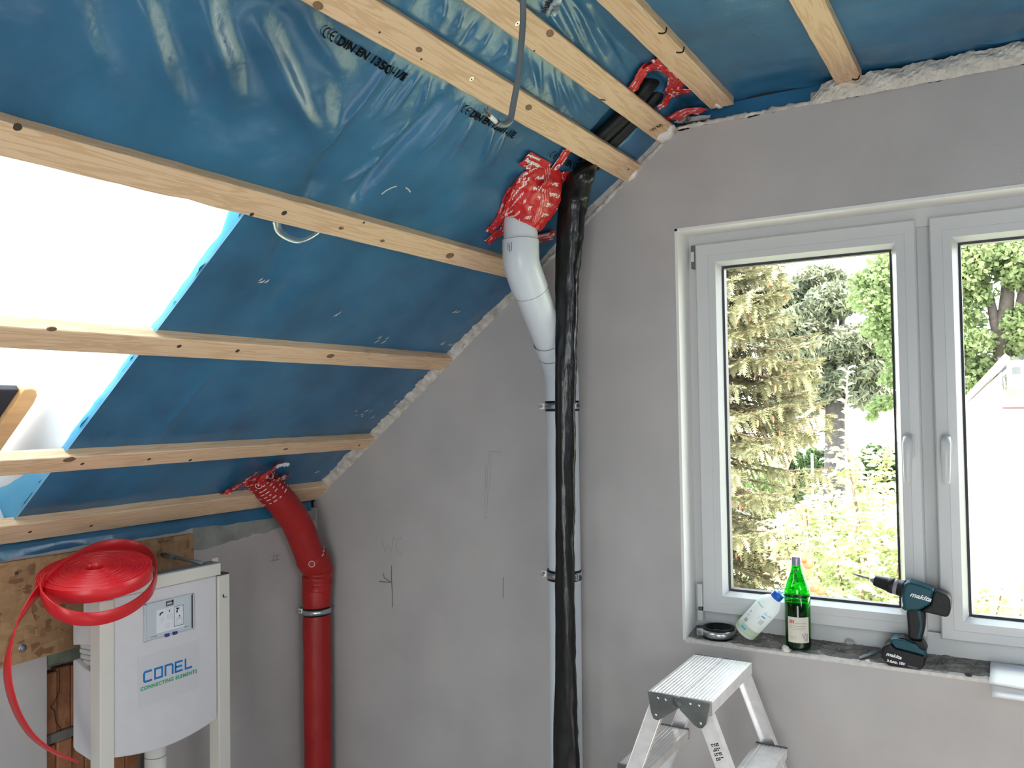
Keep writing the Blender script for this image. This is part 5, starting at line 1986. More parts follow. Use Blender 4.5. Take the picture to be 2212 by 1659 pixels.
# cordless drill
TEAL = mat('teal_plastic', (0.005, 0.062, 0.085), 0.42, spec=.35)
DBLK = mat('black_plastic', (0.010, 0.009, 0.010), 0.45, spec=.3)
DY = .036
drill = thing('cordless_drill', 'teal and black cordless drill standing on its battery on the window sill', 'drill', (-.30, DY, .945))
def dz(X, Y):
    q = aty(1840 + X/6.9125, 1220 + Y/6.9125, .001)
    return Vector((q.x, DY, max(q.z, .9415)))
def dprism(name, poly, hw, m, bv=.006, par=None, yoff=0):
    P = [dz(*p) + Vector((0, hw + yoff, 0)) for p in poly]   # outline in the plane of the battery's front face
    o = prism(name, P, (0, -2*hw, 0), m, par or drill, bv, False)
    o.modifiers[-1].segments = 4
    return o
dprism('housing', [(762, 330), (775, 275), (860, 262), (960, 285), (1240, 385), (1215, 440), (1190, 520), (1178, 600), (1010, 685), (960, 700), (880, 690), (800, 715), (765, 640), (738, 540), (738, 440)], .030, TEAL, .010)
dprism('motor_cap', [(1238, 388), (1330, 418), (1440, 470), (1470, 530), (1478, 640), (1465, 720), (1440, 785), (1390, 792), (1240, 755), (1100, 722), (1030, 700), (1175, 605), (1190, 515), (1212, 440)], .029, DBLK, .010)
dprism('handle', [(800, 705), (870, 665), (1000, 680), (1085, 720), (1092, 820), (1085, 960), (1050, 1110), (1040, 1165), (930, 1165), (825, 1118), (828, 1000), (815, 860)], .0175, DBLK, .008)
for sy in (1, -1):
    dprism('handle_stripe', [(965, 705), (1015, 700), (1040, 850), (1035, 990), (1000, 1120), (955, 1130), (990, 1040), (1010, 900)], .002, TEAL, .001, None, sy*-.0172)
dprism('trigger', [(745, 560), (770, 600), (800, 700), (790, 715), (750, 690), (728, 680), (750, 630)], .010, DBLK, .003)
dprism('base', [(570, 1112), (660, 1102), (800, 1130), (940, 1180), (1005, 1245), (1095, 1300), (1092, 1360), (880, 1300), (645, 1242), (590, 1165)], .036, TEAL, .005)
dprism('base_top', [(680, 1098), (760, 1100), (930, 1150), (1045, 1160), (1105, 1265), (1112, 1305), (1000, 1250), (940, 1180), (800, 1128)], .026, DBLK, .005)
bat = dprism('battery', [(570, 1165), (640, 1245), (880, 1305), (1092, 1365), (1098, 1400), (1085, 1500), (1035, 1572), (900, 1560), (540, 1508), (448, 1385), (440, 1300), (448, 1240), (500, 1195)], .037, DBLK, .008)
ax0, ax1 = dz(762, 398), dz(228, 250)
ax1 = ax1 + Vector((0, .012, 0))
dax = (ax1 - ax0).normalized()
DL = (ax1 - ax0).length
zk = .000205*1.04
def seg_(name, f0, f1, prof, m):
    v_, f_ = lathe_geo(ax0, dax, [(DL*(f0 + (f1 - f0)*a), r*zk) for a, r in prof], 28)
    return obj(name, v_, f_, m, drill, True)
seg_('gear_collar', -.04, .17, [(0, 0), (0, 126), (.25, 130), (.5, 122), (.55, 118), (.95, 116), (1, 112)], DBLK)
seg_('torque_ring', .17, .28, [(0, 112), (.1, 116), (.9, 112), (1, 108)], mat('grey_ring', (.22, .22, .24), .4))
seg_('chuck', .28, .84, [(0, 110), (.04, 116), (.26, 112), (.28, 104), (.34, 102), (.9, 82), (1, 76)], DBLK)
seg_('chuck_nose', .84, 1.0, [(0, 66), (.5, 46), (.85, 26), (1, 18), (1, 0)], STEEL)
v, f = tube_geo([ax1 - dax*.005, ax1 + dax*.034, ax1 + dax*.038, ax1 + dax*.052], [.0034, .0034, .0030, .0008], 8)
obj('driver_bit', v, f, DSTEEL, drill, True)
WH = mat('white_lettering', (.78, .80, .80), .5)
def dtext(body, A, B, size, yy, **k):
    a_, b_ = dz(*A), dz(*B)
    a_.y = b_.y = yy
    X = (b_ - a_).normalized()
    text('lettering', body, size, a_, X, Vector((-X.z, 0, X.x)), WH, drill, width=(b_ - a_).length, **k)
dtext('makita', (860, 470), (1180, 560), .020, DY - .0305, bold=.0005, shear=.35)
dtext('makita', (512, 1345), (742, 1412), .015, DY - .0375, bold=.0005, shear=.3)
dtext('3.0Ah', (522, 1440), (680, 1480), .0100, DY - .0375, bold=.0004)
dtext('18V', (702, 1480), (790, 1500), .0110, DY - .0375, bold=.0005)
g = MB()
for k in range(2):
    a_, b_ = dz(835, 1502 + k*14), dz(985, 1540 + k*14)
    a_.y = b_.y = DY - .0376
    g.add(*stroke_geo([(a_.x, a_.z), (b_.x, b_.z)], .0009, Vector((0, DY - .0376, 0)), Vector((1, 0, 0)), Vector((0, 0, 1))))
g.build('fine_print', GREYINK, drill)
g = MB()
for k in range(4):
    for r_ in range(2):
        a_, b_ = dz(1262 + r_*90 + k*6, 470 + k*32 + r_*10), dz(1330 + r_*90 + k*6, 486 + k*32 + r_*10)
        a_.y = b_.y = DY - .0296
        g.add(*stroke_geo([(a_.x, a_.z), (b_.x, b_.z)], .0028, Vector((0, DY - .0296, 0)), Vector((1, 0, 0)), Vector((0, 0, 1))))
vv = g.build('vent_slots', BLACK, drill)
vv['kind'] = 'stuff'

# plaster chunks, dowels, papers
def chunk(label, px, py, r, m, seed, grp=None, zz=None, flatz=.75):
    q = atz(px, py, .953)
    q.y = min(max(q.y, .008), .112)
    q.z = sill_z(q.x, q.y)
    bm = bmesh.new()
    bmesh.ops.create_icosphere(bm, subdivisions=2, radius=1)
    for v_ in bm.verts:
        k = r*(1 + .28*noise1(v_.co.x*2.1 + v_.co.y*1.7 + seed, seed) + .22*noise1(v_.co.z*2.7 - v_.co.x + seed*2, seed + 1))
        v_.co = Vector((v_.co.x*k*1.15, v_.co.y*k*.9, v_.co.z*k*flatz))
    me = bpy.data.meshes.new('plaster_chunk')
    bm.to_mesh(me)
    bm.free()
    o = link_mesh('plaster_chunk', me, m)
    zmin = min(v_.co.z for v_ in me.vertices)
    o.location = (q.x, q.y, q.z - zmin - .0015)
    return tag(o, label, 'rubble', grp)
CH1 = mat('white_plaster_lump', (.72, .69, .64), .9, bump=.6, bscale=90)
CH2 = mat('grey_plaster_lump', (.40, .38, .35), .9, bump=.6, bscale=90)
GR = 'plaster lumps on the sill'
chunk('white plaster lump against the foot of the green bottle', 1698, 1400, .0135, CH1, 3, GR)
chunk('largest grey plaster lump, lying against the window frame between bottle and drill', 1838, 1394, .0125, CH2, 5, GR)
chunk('small pale plaster lump just beside the green bottle, on the drill side', 1769, 1404, .0055, CH2, 7, GR)
chunk('pale crumb of plaster at the sill edge in front of the grey dowels', 1873, 1424, .0075, CH1, 9, GR)
chunk('tiny pale crumb at the sill edge under the tip of the grey dowels', 1852, 1425, .005, CH1, 11, GR)
chunk('flat pale plaster flake on the sill beyond the drill battery', 2042, 1444, .008, CH2, 13, GR, flatz=.4)
chunk('dark brown lump on the sill near the papers', 2092, 1455, .0085, mat('dark_lump', (.05, .045, .04), .9), 15, None, flatz=.6)
dw = mat('blue_grey_plastic', (.36, .42, .46), .45)
for k, (lb, dx, dy) in enumerate((('grey plastic dowel lying at the sill edge, front one of three', 0, 0), ('grey plastic dowel in the middle of three on the sill', .006, .010), ('grey plastic dowel nearest the window frame, rear one of three', .013, .020))):
    p0 = Vector((-.442 + dx, .020 + dy*.8, 0))
    p1 = Vector((-.398 + dx*.6, .070 + dy*.7, 0))
    p0.z, p1.z = sill_z(p0.x, p0.y) + .006, sill_z(p1.x, p1.y) + .007
    o = tube('wall_dowel', [p0, p0*.8 + p1*.2, p0*.75 + p1*.25, p1], [.0032, .0042, .0036, .0038], dw, None, 10)
    tag(o, lb, 'dowel', 'grey dowels on the sill')
gr_ = MB()
rs = random.Random(44)
for i in range(420):
    x = rs.uniform(WX0 + .01, .1)
    y = rs.uniform(.006, .118)
    r = rs.uniform(.0008, .0030)
    z = sill_z(x, y) + r*.3
    a, b_ = rs.uniform(0, 6), rs.uniform(.6, 1.3)
    c = Vector((x, y, z))
    gr_.add([c + Vector((cos(a)*r*b_, sin(a)*r, 0)), c + Vector((cos(a + 2)*r, sin(a + 2)*r*b_, 0)), c + Vector((cos(a + 4)*r, sin(a + 4)*r, 0)), c + Vector((0, 0, r*.9))], [(0, 1, 3), (1, 2, 3), (2, 0, 3)])
o = gr_.build('rubble', mat('pale_grit', (.48, .45, .41), .9))
o['kind'] = 'stuff'
tag(o, 'loose pale plaster grit scattered along the window sill', 'rubble')
PAP = mat('white_paper', (.94, .92, .89), .7)
PAPB = mat('bluish_paper', (.78, .80, .88), .7)
def sheet(label, pts, m, curve):
    """pts: four corners a b c d; curls along a-b by curve"""
    n = 10
    vs, fs = [], []
    for i in range(n + 1):
        for j in range(n + 1):
            u, w = i/n, j/n
            p = (pts[0]*(1 - u) + pts[1]*u)*(1 - w) + (pts[3]*(1 - u) + pts[2]*u)*w
            p = p + Vector((0, 0, curve*sin(pi*w)))
            vs.append(p)
    for i in range(n):
        for j in range(n):
            a = i*(n + 1) + j
            fs.append((a, a + n + 1, a + n + 2, a + 1))
    o = obj('paper_sheet', vs, fs, m, None, True)
    sd2 = o.modifiers.new('thickness', 'SOLIDIFY')
    sd2.thickness = .0012
    return tag(o, label, 'paper', 'papers on the sill')
V3 = lambda *a: Vector(a)
sheet('bluish sheet of paper lying flat on the sill beneath two white sheets', [V3(-.085, -.012, .9525), V3(.125, -.012, .9525), V3(.125, .10, .9665), V3(-.085, .10, .9665)], PAPB, .004)
sheet('white sheet of paper curling over the sill edge, upper of two', [V3(-.088, -.050, .9455), V3(.125, -.058, .938), V3(.125, .075, .9655), V3(-.078, .055, .9620)], PAP, .007)
sheet('white sheet of paper sticking out farthest below the sill edge, lower of two', [V3(-.078, -.078, .918), V3(.125, -.082, .920), V3(.125, -.003, .9445), V3(-.084, -.003, .9445)], PAP, .002)

# ================================================================== STEP LADDER
lad = thing('step_ladder', 'double-sided aluminium step ladder below the window, platform near sill height', 'ladder', (-.83, -.33, 0))
LZ = .93
LX0, LX1, LY0, LY1 = -.927, -.738, -.530, -.122
xm = (LX0 + LX1)/2
for a_, b_ in ((LX0, xm - .001), (xm + .001, LX1)):
    g = MB()
    g.box((a_, LY0 + .004, LZ - .005), (b_, LY1 - .004, LZ))
    e_ = a_ if a_ == LX0 else b_
    s_ = 1 if a_ == LX0 else -1
    g.box((min(e_, e_ + s_*.004), LY0 + .006, LZ - .034), (max(e_, e_ + s_*.004), LY1 - .006, LZ - .004))
    for k in range(1, 9):
        xx = a_ + (b_ - a_)*k/9
        g.box((xx - .0016, LY0 + .006, LZ - .001), (xx + .0016, LY1 - .006, LZ + .0012))
    bevel(g.build('platform', ALU, lad), .001, 2)
KT = .385
def stile(side, yc, nm='stile'):
    top = Vector((LX0 + .022 if side < 0 else LX1 - .024, yc, LZ - .045))
    bot = Vector((top.x + side*KT*top.z, yc, 0.0))
    d_ = (bot - top).normalized()
    w_ = Vector((0, 1, 0)).cross(d_).normalized()
    c_ = (top + bot)/2
    L2 = (bot - top).length/2
    g = MB()
    sgn_ = 1 if yc < -.3 else -1
    g.obox(c_ + Vector((0, -.010*sgn_, 0)), (.022, .0015, L2), (w_, Vector((0, 1, 0)), d_))
    for q in (-1, 1):
        g.obox(c_ + w_*(q*.0212), (.0015, .012, L2), (w_, Vector((0, 1, 0)), d_))
    o = bevel(g.build(nm, ALU, lad), .001, 1)
    bmx = MB()
    bmx.obox(bot - d_*.015, (.026, .017, .020), (w_, Vector((0, 1, 0)), d_))
    bevel(bmx.build('foot', RUBBER, lad), .004, 2)
    return top, d_
YN, YF = LY0 + .016, LY1 - .016
for side in (-1, 1):
    for yc in (YN, YF):
        stile(side, yc)
def xs_(side, z):
    return (LX0 + .022 if side < 0 else LX1 - .024) + side*KT*(LZ - .045 - z)
for z in (.69, .455, .22):
    for side in (-1, 1):
        xc = xs_(side, z) + side*.010
        g = MB()
        g.box((xc - .046, YN + .013, z - .004), (xc + .046, YF - .013, z))
        g.box((xc + side*.046 - .002, YN + .013, z - .026), (xc + side*.046 + .002, YF - .013, z))
        g.box((xc - side*.046 - .002, YN + .013, z - .026), (xc - side*.046 + .002, YF - .013, z))
        for k in range(1, 8):
            xx = xc - .046 + .092*k/8
            g.box((xx - .0014, YN + .014, z - .001), (xx + .0014, YF - .014, z + .0012))
        bevel(g.build('step', ALU, lad), .0008, 1)
        for yc, s2 in ((YN + .011, 1), (YF - .011, -1)):
            g = MB()
            g.box((xc - .048, yc - .003, z - .030), (xc + .048, yc + .003, z + .004))
            bevel(g.build('step_end_cap', DSTEEL, lad), .001, 1)
def lp_(px, py, y=LY0 - .002): return aty(px, py, y)
pl = [(1399, 1493), (1453, 1503), (1462, 1507), (1474, 1514), (1475, 1524), (1466, 1530), (1450, 1540), (1430, 1552), (1421, 1556), (1412, 1552), (1407, 1540)]
pr_ = [(1470, 1505), (1535, 1519), (1533, 1533), (1529, 1546), (1526, 1564), (1518, 1573), (1510, 1572), (1501, 1566), (1470, 1533), (1466, 1524), (1464, 1512)]
def bracket(poly, yy, mirror, lift):
    P = [lp_(*p) for p in poly]
    P = [Vector((p.x, yy + lift, min(p.z, LZ + .001))) for p in P]
    return prism('hinge_bracket', P, (0, .003, 0), ALUD, lad, .001)
for yy, sg in ((LY0 - .004, 1), (LY1 + .001, -1)):
    bracket(pl, yy, False, 0)
    bracket(pr_, yy, False, -.0025*sg)
def lriv(px, py, r, yy):
    q = lp_(px, py)
    q.y = yy
    v_, f_ = lathe_geo(q, (0, -1, 0), [(0, r), (.002, r), (.0045, r*.6), (.005, 0)], 12)
    obj('rivet', v_, f_, STEEL, lad, True)
for X, Y in ((510, 645), (600, 665), (485, 845), (895, 715), (1000, 735), (1020, 950)):
    lriv(1330 + X/5.53, 1390 + Y/5.53, .0048, LY0 - .0035)
q = lp_(1330 + 740/5.53, 1390 + 697/5.53)
v, f = lathe_geo(Vector((q.x, LY0 - .006, q.z)), (0, -1, 0), [(0, .013), (.002, .013), (.0022, .007), (.005, .006), (.005, 0)], 18)
obj('hinge_pin', v, f, ALUD, lad, True)
# worn black stamp on the near stile
top = Vector((LX1 - .024, YN - .0118, LZ - .045))
dS = Vector((KT, 0, -1)).normalized()
wS = Vector((dS.z*-1, 0, dS.x))
g = MB()
rs = random.Random(9)
for r_ in range(4):
    for k in range(5):
        for h in range(2):
            if rs.random() < .85:
                c = top + dS*(.075 + r_*.0125 + h*.0045) + wS*(-.010 + k*.0046 + rs.uniform(-.0005, .0005))
                a_, b_ = wS*.0017, dS*.0017
                g.add([c - a_ - b_, c + a_ - b_, c + a_ + b_, c - a_ + b_], [(0, 1, 2, 3)])
o = g.build('worn_stamp', INK, lad)
o['kind'] = 'stuff'

# ================================================================== OUTDOORS
GZ = -2.6
LAWN = leaf_mat('lawn_grass', (.30, .31, .17), (.42, .43, .26), .0, .6)
lawn = box('lawn', (-60, .45, GZ - .3), (60, 95, GZ), LAWN)
struct(lawn)
def apt(px, py, Y): return aty(px, py, Y)
BARK = mat('brown_bark', (.16, .10, .075), .9, var=.3, vscale=10, bump=.6, bscale=20)
BARKR = mat('reddish_bark', (.36, .20, .13), .9, var=.3, vscale=10)

def leaf_cloud(name, par, blobs, n, size, m, seed, shape='leaf', shell=.55):
    """n small leaf blades scattered through ellipsoid clumps: real quads, joined as stuff"""
    g = np.random.default_rng(seed)
    vol = np.array([b[1][0]*b[1][1]*b[1][2] for b in blobs])**(2/3)
    idx = g.choice(len(blobs), n, p=vol/vol.sum())
    c = np.array([b[0] for b in blobs])[idx]
    r = np.array([b[1] for b in blobs])[idx]
    d = g.normal(size=(n, 3))
    d /= np.linalg.norm(d, axis=1)[:, None]
    rad = shell + (1 - shell)*g.random(n)**.5
    p = c + d*r*rad[:, None]
    a = g.normal(size=(n, 3)) + d*.6
    a /= np.linalg.norm(a, axis=1)[:, None]
    b = np.cross(a, g.normal(size=(n, 3)) + np.array([0, 0, .6]))
    b /= np.linalg.norm(b, axis=1)[:, None]
    sz = size*(.55 + .9*g.random(n))[:, None]
    w = .42 if shape == 'leaf' else .16
    v = np.stack([p - a*sz*.5, p + b*sz*w, p + a*sz*.5, p - b*sz*w], 1).reshape(-1, 3)
    f = np.arange(n*4).reshape(n, 4)
    o = obj(name, v, f.tolist(), m, par)
    o['kind'] = 'stuff'
    return o

# --- spruce close to the window
sx0 = apt(1520, 900, 10)
spr = thing('spruce_tree', 'dense olive spruce with brown cones filling the near side of the garden view', 'tree', (sx0.x, 10, GZ))
tube('trunk', [(sx0.x, 10, GZ), (sx0.x + .02, 10, 3), (sx0.x, 10, 9.5)], [.20, .14, .03], BARK, spr, 10)
NEED = leaf_mat('spruce_needles', (.15, .135, .07), (.31, .30, .175), .25, .9)
rs = np.random.default_rng(5)
cv, cf, bv_, bf_ = [], [], [], []
TW = []
def add_twig(p, d, L):
    TW.append((*p, *d, L))
def twig_mesh():
    T = np.array(TW)
    n = len(T)
    p, d, L = T[:, :3], T[:, 3:6], T[:, 6:7]
    d = d/np.linalg.norm(d, axis=1)[:, None]
    side = np.cross(d, np.array([0, 0, 1.0]) + rs.normal(size=(n, 3))*.25)
    side /= np.linalg.norm(side, axis=1)[:, None]
    up = np.cross(side, d)
    out = []
    nn = 7
    for k in range(nn):
        q = p + d*(L*(k/nn))
        wl = L*(.36 - .18*k/nn)
        for s_ in (-1, 1):
            dirn = d*.75 + side*s_*.8 + up*rs.uniform(-.3, .45, size=(n, 1))
            dirn /= np.linalg.norm(dirn, axis=1)[:, None]
            out.append(np.stack([q - d*L*.05, q + dirn*wl, q + d*L*.12], 1))
    q = p + d*L*.8
    out.append(np.stack([q - side*L*.07, q + d*L*.32, q + side*L*.07], 1))
    v = np.concatenate(out).reshape(-1, 3)
    return v, np.arange(len(v)).reshape(-1, 3).tolist()
z = GZ + .6
while z < 9.2:
    hfrac = (z - GZ)/12.4
    R = 2.25*(1 - hfrac)**.75 + .15
    for k in range(14):
        az = rs.uniform(0, 2*pi)
        if 0.35 < az < 2.8 and rs.random() < .75:
            continue                       # fewer on the side turned away from the house
        Lb = R*rs.uniform(.72, 1.12)
        zz = z + rs.uniform(-.15, .15)
        out = np.array([cos(az), sin(az), 0])
        tang = np.array([-sin(az), cos(az), 0])
        P0 = np.array([sx0.x, 10, zz])
        droop = rs.uniform(.22, .42)
        def bp_(t):
            return P0 + out*(Lb*t) + np.array([0, 0, -droop*Lb*t*(1.25 - .75*t*t)])
        v_, f_ = tube_geo([Vector(bp_(t)) for t in (0, .35, .7, 1)], [.022, .016, .010, .004], 4)
        b0 = len(bv_)
        bv_ += v_
        bf_ += [tuple(i + b0 for i in q) for q in f_]
        for j in range(22):
            t = .16 + .86*(j/21)
            q = bp_(min(t, 1))
            for s_ in (-1, 1):
                d = out*.75 + tang*s_*rs.uniform(.3, 1.0) + np.array([0, 0, rs.uniform(-.35, .25)])
                add_twig(q, d, rs.uniform(.15, .29)*(1.15 - .35*t))
            if rs.random() < .8:
                d = out*.35 + tang*rs.uniform(-.4, .4) + np.array([0, 0, -1])
                add_twig(q, d, rs.uniform(.14, .28))
            if rs.random() < .09 and az > 3.0:
                c0 = Vector(q + np.array([0, 0, -.10]))
                v_, f_ = lathe_geo(c0, (rs.normal()*.1, rs.normal()*.1, -1), [(0, .004), (.02, .018), (.07, .018), (.11, .004)], 6)
                b0 = len(cv)
                cv += v_
                cf += [tuple(i + b0 for i in qq) for qq in f_]
    z += .21
sv, sf = twig_mesh()
o = obj('foliage', sv, sf, NEED, spr)
o['kind'] = 'stuff'
o = obj('branch', bv_, bf_, BARK, spr)
o['kind'] = 'stuff'
o = obj('cones', cv, cf, mat('spruce_cone', (.34, .19, .10), .8), spr, True)
o['kind'] = 'stuff'

# --- pine behind, with a stout trunk
def blob(px, py, Y, rx, ry, rz): 
    p = apt(px, py, Y)
    return ((p.x, p.y, p.z), (rx, ry, rz))
PB = apt(1802, 900, 30)
pine = thing('pine_tree', 'grey-green pine with a stout dark trunk behind the white apple shoot', 'tree', (PB.x, 30, GZ))
tube('trunk', [(PB.x - .1, 30, GZ), (PB.x, 30, .3), (PB.x + .05, 30, 2.0), (PB.x + .2, 30.6, 3.4), (PB.x + .2, 31, 5)], [.40, .36, .34, .2, .1], mat('grey_bark', (.055, .048, .045), .9, var=.3, vscale=8), pine, 12)
for a_, b_ in (((1800, 870), (1700, 800)), ((1800, 850), (1900, 780)), ((1800, 800), (1720, 700)), ((1802, 790), (1890, 690)), ((1800, 880), (1745, 905)), ((1800, 860), (1760, 880))):
    p0, p1 = apt(*a_, 30), apt(*b_, 30)
    tube('branch', [p0, p0*.5 + p1*.5 + Vector((0, 0, .15)), p1], [.10, .07, .03], BARKR, pine, 6)
bl = [blob(1690, 760, 30, .9, 1.2, .6), blob(1740, 700, 30, 1.1, 1.4, .8), blob(1800, 650, 30, 1.0, 1.4, .7), blob(1720, 810, 30, 1.0, 1.2, .6), blob(1780, 760, 30, 1.2, 1.4, .7), blob(1850, 740, 30, 1.1, 1.4, .7),
      blob(1830, 820, 30, 1.1, 1.3, .6), blob(1890, 800, 30, 1.0, 1.2, .55), blob(1770, 850, 30, 1.0, 1.2, .5), blob(1680, 850, 30, .8, 1.2, .5), blob(1880, 860, 30, .9, 1.2, .45), blob(1700, 640, 31, 1.0, 1.2, .7),
      blob(1910, 730, 30, .9, 1.2, .7), blob(1640, 700, 31, 1.2, 1.2, .9), blob(1770, 600, 31, 1.0, 1.2, .5), blob(1740, 880, 30, .6, 1, .35)]
leaf_cloud('foliage', pine, bl, 34000, .30, leaf_mat('pine_needles', (.13, .15, .10), (.25, .26, .18), .2, .5), 3, 'needle', .15)

# --- broadleaf tree to the right of the pine
bt = apt(1985, 900, 26)
bro = thing('broadleaf_tree', 'bright green broadleaf tree whose boughs hang in beside the window mullion', 'tree', (bt.x, 26, GZ))
tube('trunk', [(bt.x, 26, GZ), (bt.x - .1, 26, 2), (bt.x - .3, 26, 7)], [.26, .2, .08], BARK, bro, 10)
bl = [blob(1905, 600, 26, .8, 1.2, .55), blob(1880, 650, 26, .75, 1.1, .5), blob(1925, 670, 26, .8, 1.2, .6), blob(1860, 610, 26, .45, .8, .35), blob(1945, 560, 26, 1.0, 1.2, .5), blob(1900, 710, 26, .6, 1, .4), blob(1930, 750, 26, .55, 1, .4),
      blob(1915, 870, 26, .5, .8, .25), blob(1895, 880, 26, .35, .6, .18), blob(1885, 900, 26, .22, .4, .16), blob(1990, 650, 26, 1.5, 1.5, 1.2), blob(1990, 800, 26, 1.1, 1.5, .9), blob(1930, 820, 26, .5, .8, .3)]
leaf_cloud('foliage', bro, bl, 13000, .13, leaf_mat('fresh_leaves', (.16, .22, .09), (.29, .36, .17), .45, .6), 9, 'leaf', .1)

# --- oak seen through the second sash
ob_ = apt(2172, 900, 24)
oak = thing('oak_tree', 'large oak with forked dark trunks above the white gabled house', 'tree', (ob_.x, 24, GZ))
DB = mat('dark_oak_bark', (.075, .058, .05), .9, var=.25, vscale=8)
tube('trunk', [(ob_.x, 24, GZ), tuple(apt(2165, 870, 24)), tuple(apt(2162, 790, 24)), tuple(apt(2168, 720, 24)), tuple(apt(2176, 640, 24)), tuple(apt(2180, 560, 24))], [.30, .26, .22, .22, .18, .12], DB, oak, 10)
tube('bough', [apt(2164, 760, 24), apt(2150, 700, 24), apt(2140, 650, 24), apt(2125, 600, 24)], [.15, .14, .11, .07], DB, oak, 8)
tube('bough', [apt(2166, 780, 24), apt(2195, 720, 24), apt(2210, 640, 24), apt(2215, 560, 24)], [.15, .16, .15, .10], DB, oak, 8)
bl = []
for px, py, r in [(2090, 560, .8), (2130, 540, .8), (2180, 545, .7), (2090, 620, .6), (2120, 640, .45), (2200, 600, .5), (2085, 690, .6), (2110, 740, .55), (2150, 830, .5), (2180, 800, .55), (2205, 760, .6), (2100, 800, .6), (2085, 840, .5), (2130, 790, .45),
                  (2212, 830, .5), (2060, 760, .6), (2060, 600, .8), (2240, 560, 1.0), (2250, 700, 1.0), (2150, 590, .35), (2240, 800, .8), (2120, 850, .4)]:
    bl.append(blob(px, py, 23.6 + ((px*7 + py*3) % 7)*.1, r, r*1.2, r*.75))
leaf_cloud('foliage', oak, bl, 17000, .14, leaf_mat('oak_leaves', (.12, .17, .07), (.25, .30, .14), .45, .6), 19, 'leaf', .15)

# --- house beyond the second sash
WALLH = mat('white_render', (.82, .80, .77), .9)
ROOFT = mat('red_roof_tiles', (.11, .030, .020), .8, var=.2, vscale=14)
HY = 15.0
hb = apt(2080, 880, HY)
hp = apt(2160, 795, HY)
house = thing('gabled_house', 'white rendered house with a steep gable verge seen through the second sash', 'house', (hb.x + 1, HY, GZ))
sl_ = (hp.z - hb.z)/(hp.x - hb.x)
xr = hp.x + 0.02
prism('gable_wall', [Vector((hb.x, HY, GZ)), Vector((xr, HY, GZ)), Vector((xr, HY, hp.z - .08)), Vector((hb.x, HY, hb.z))], (0, 6, 0), WALLH, house)
vd_ = (hp - hb).normalized()
vn = Vector((-vd_.z, 0, vd_.x))
obox('verge_board', (hb + hp)/2 + Vector((0, 2.9, 0)) + vn*.05 - vd_*.1, ((hp - hb).length/2 + .35, 3.1, .05), (vd_, Vector((0, 1, 0)), vn), mat('pale_verge', (.70, .66, .62), .7), house)
xa = apt(2157, 860, HY).x
zt_ = apt(2160, 874, HY).z
box('main_wall', (xr, HY + .1, GZ), (xr + 7, HY + 6, zt_), WALLH, house)
e0 = apt(2160, 872, HY)
e1_ = apt(2160, 838, HY + 1.3)
prism('roof', [Vector((xr, HY - .12, e0.z)), Vector((xr, HY + 1.3, e1_.z)), Vector((xr, HY + 1.3, e1_.z - .12)), Vector((xr, HY - .12, e0.z - .10))], (7, 0, 0), ROOFT, house)
box('gutter', (xr, HY - .20, e0.z - .06), (xr + 7, HY - .12, e0.z + .02), mat('dark_gutter', (.16, .09, .07), .6), house)
da, db = apt(2174, 779, HY + 1.2), apt(2175, 842, HY + 1.2)
dorm = box('dormer', (da.x, HY + 1.2, db.z - .1), (da.x + 2.6, HY + 3.4, da.z), mat('pale_dormer', (.50, .48, .46), .8), house)
wA, wB = apt(2186, 793, HY + 1.19), apt(2205, 808, HY + 1.19)
box('dormer_window', (wA.x, HY + 1.175, wB.z), (wB.x, HY + 1.21, wA.z), mat('dim_glass', (.05, .055, .055), .7, spec=.1), dorm)
# --- low white building far behind the first sash
FYB = 46.0
f0, f1 = apt(1700, 885, FYB), apt(1990, 950, FYB)
gar = thing('white_outbuilding', 'low white building with a thin reddish roof edge beyond the hedge', 'house', ((f0.x + f1.x)/2, FYB, GZ))
zr = apt(1850, 892, FYB).z
box('wall', (f0.x, FYB, GZ), (f1.x, FYB + 6, zr), WALLH, gar)
xm_ = apt(1845, 892, FYB).x
box('roof_edge', (xm_, FYB - .2, zr), (f1.x, FYB + 6, zr + .16), mat('pale_red_edge', (.55, .30, .25), .8), gar)
box('roof_edge', (f0.x, FYB - .2, zr + .0), (xm_, FYB + 6, zr + .08), mat('pale_orange_edge', (.62, .48, .38), .8), gar)
box('doorway', (apt(1917, 900, FYB).x, FYB - .02, GZ), (apt(1922, 900, FYB).x, FYB + .05, apt(1920, 915, FYB).z), mat('brown_door', (.28, .17, .12), .8), gar)
# --- hedges and pavement
HEDG = leaf_mat('hedge_leaves', (.05, .085, .035), (.09, .14, .06), .3, .8)
def hedge(label, px0, px1, pyt, Y, wide, n, seed):
    a, b = apt(px0, pyt, Y), apt(px1, pyt, Y)
    t = thing('hedge', label, 'hedge', ((a.x + b.x)/2, Y, GZ), 'garden hedges')
    hz_ = (a.z + b.z)/2
    k = max(2, int((b.x - a.x)/.9))
    bl_ = []
    for i in range(k):
        x = a.x + (b.x - a.x)*(i + .5)/k
        bl_.append(((x, Y, (hz_ + GZ)/2), ((b.x - a.x)/k*.75, wide, (hz_ - GZ)/2*(1 + .12*noise1(i*1.7, seed)))))
    leaf_cloud('foliage', t, bl_, n, .20, HEDG, seed, 'leaf', .75)
    return t
hedge('dark green rounded hedge in front of the white outbuilding', 1862, 1990, 956, 40, .8, 5000, 2)
hedge('dark hedge at the foot of the stout pine trunk', 1742, 1800, 966, 39, .7, 2500, 3)
hedge('clipped green hedge block beside the reddish leaning trunk', 1705, 1733, 975, 33, .5, 1600, 4)
pav = box('pavement', (apt(1690, 1000, 42).x - 8, 36.0, GZ + .002), (apt(1990, 1000, 42).x + 4, 37.5, GZ + .10), mat('brown_border_wall', (.30, .20, .15), .9))
struct(pav)
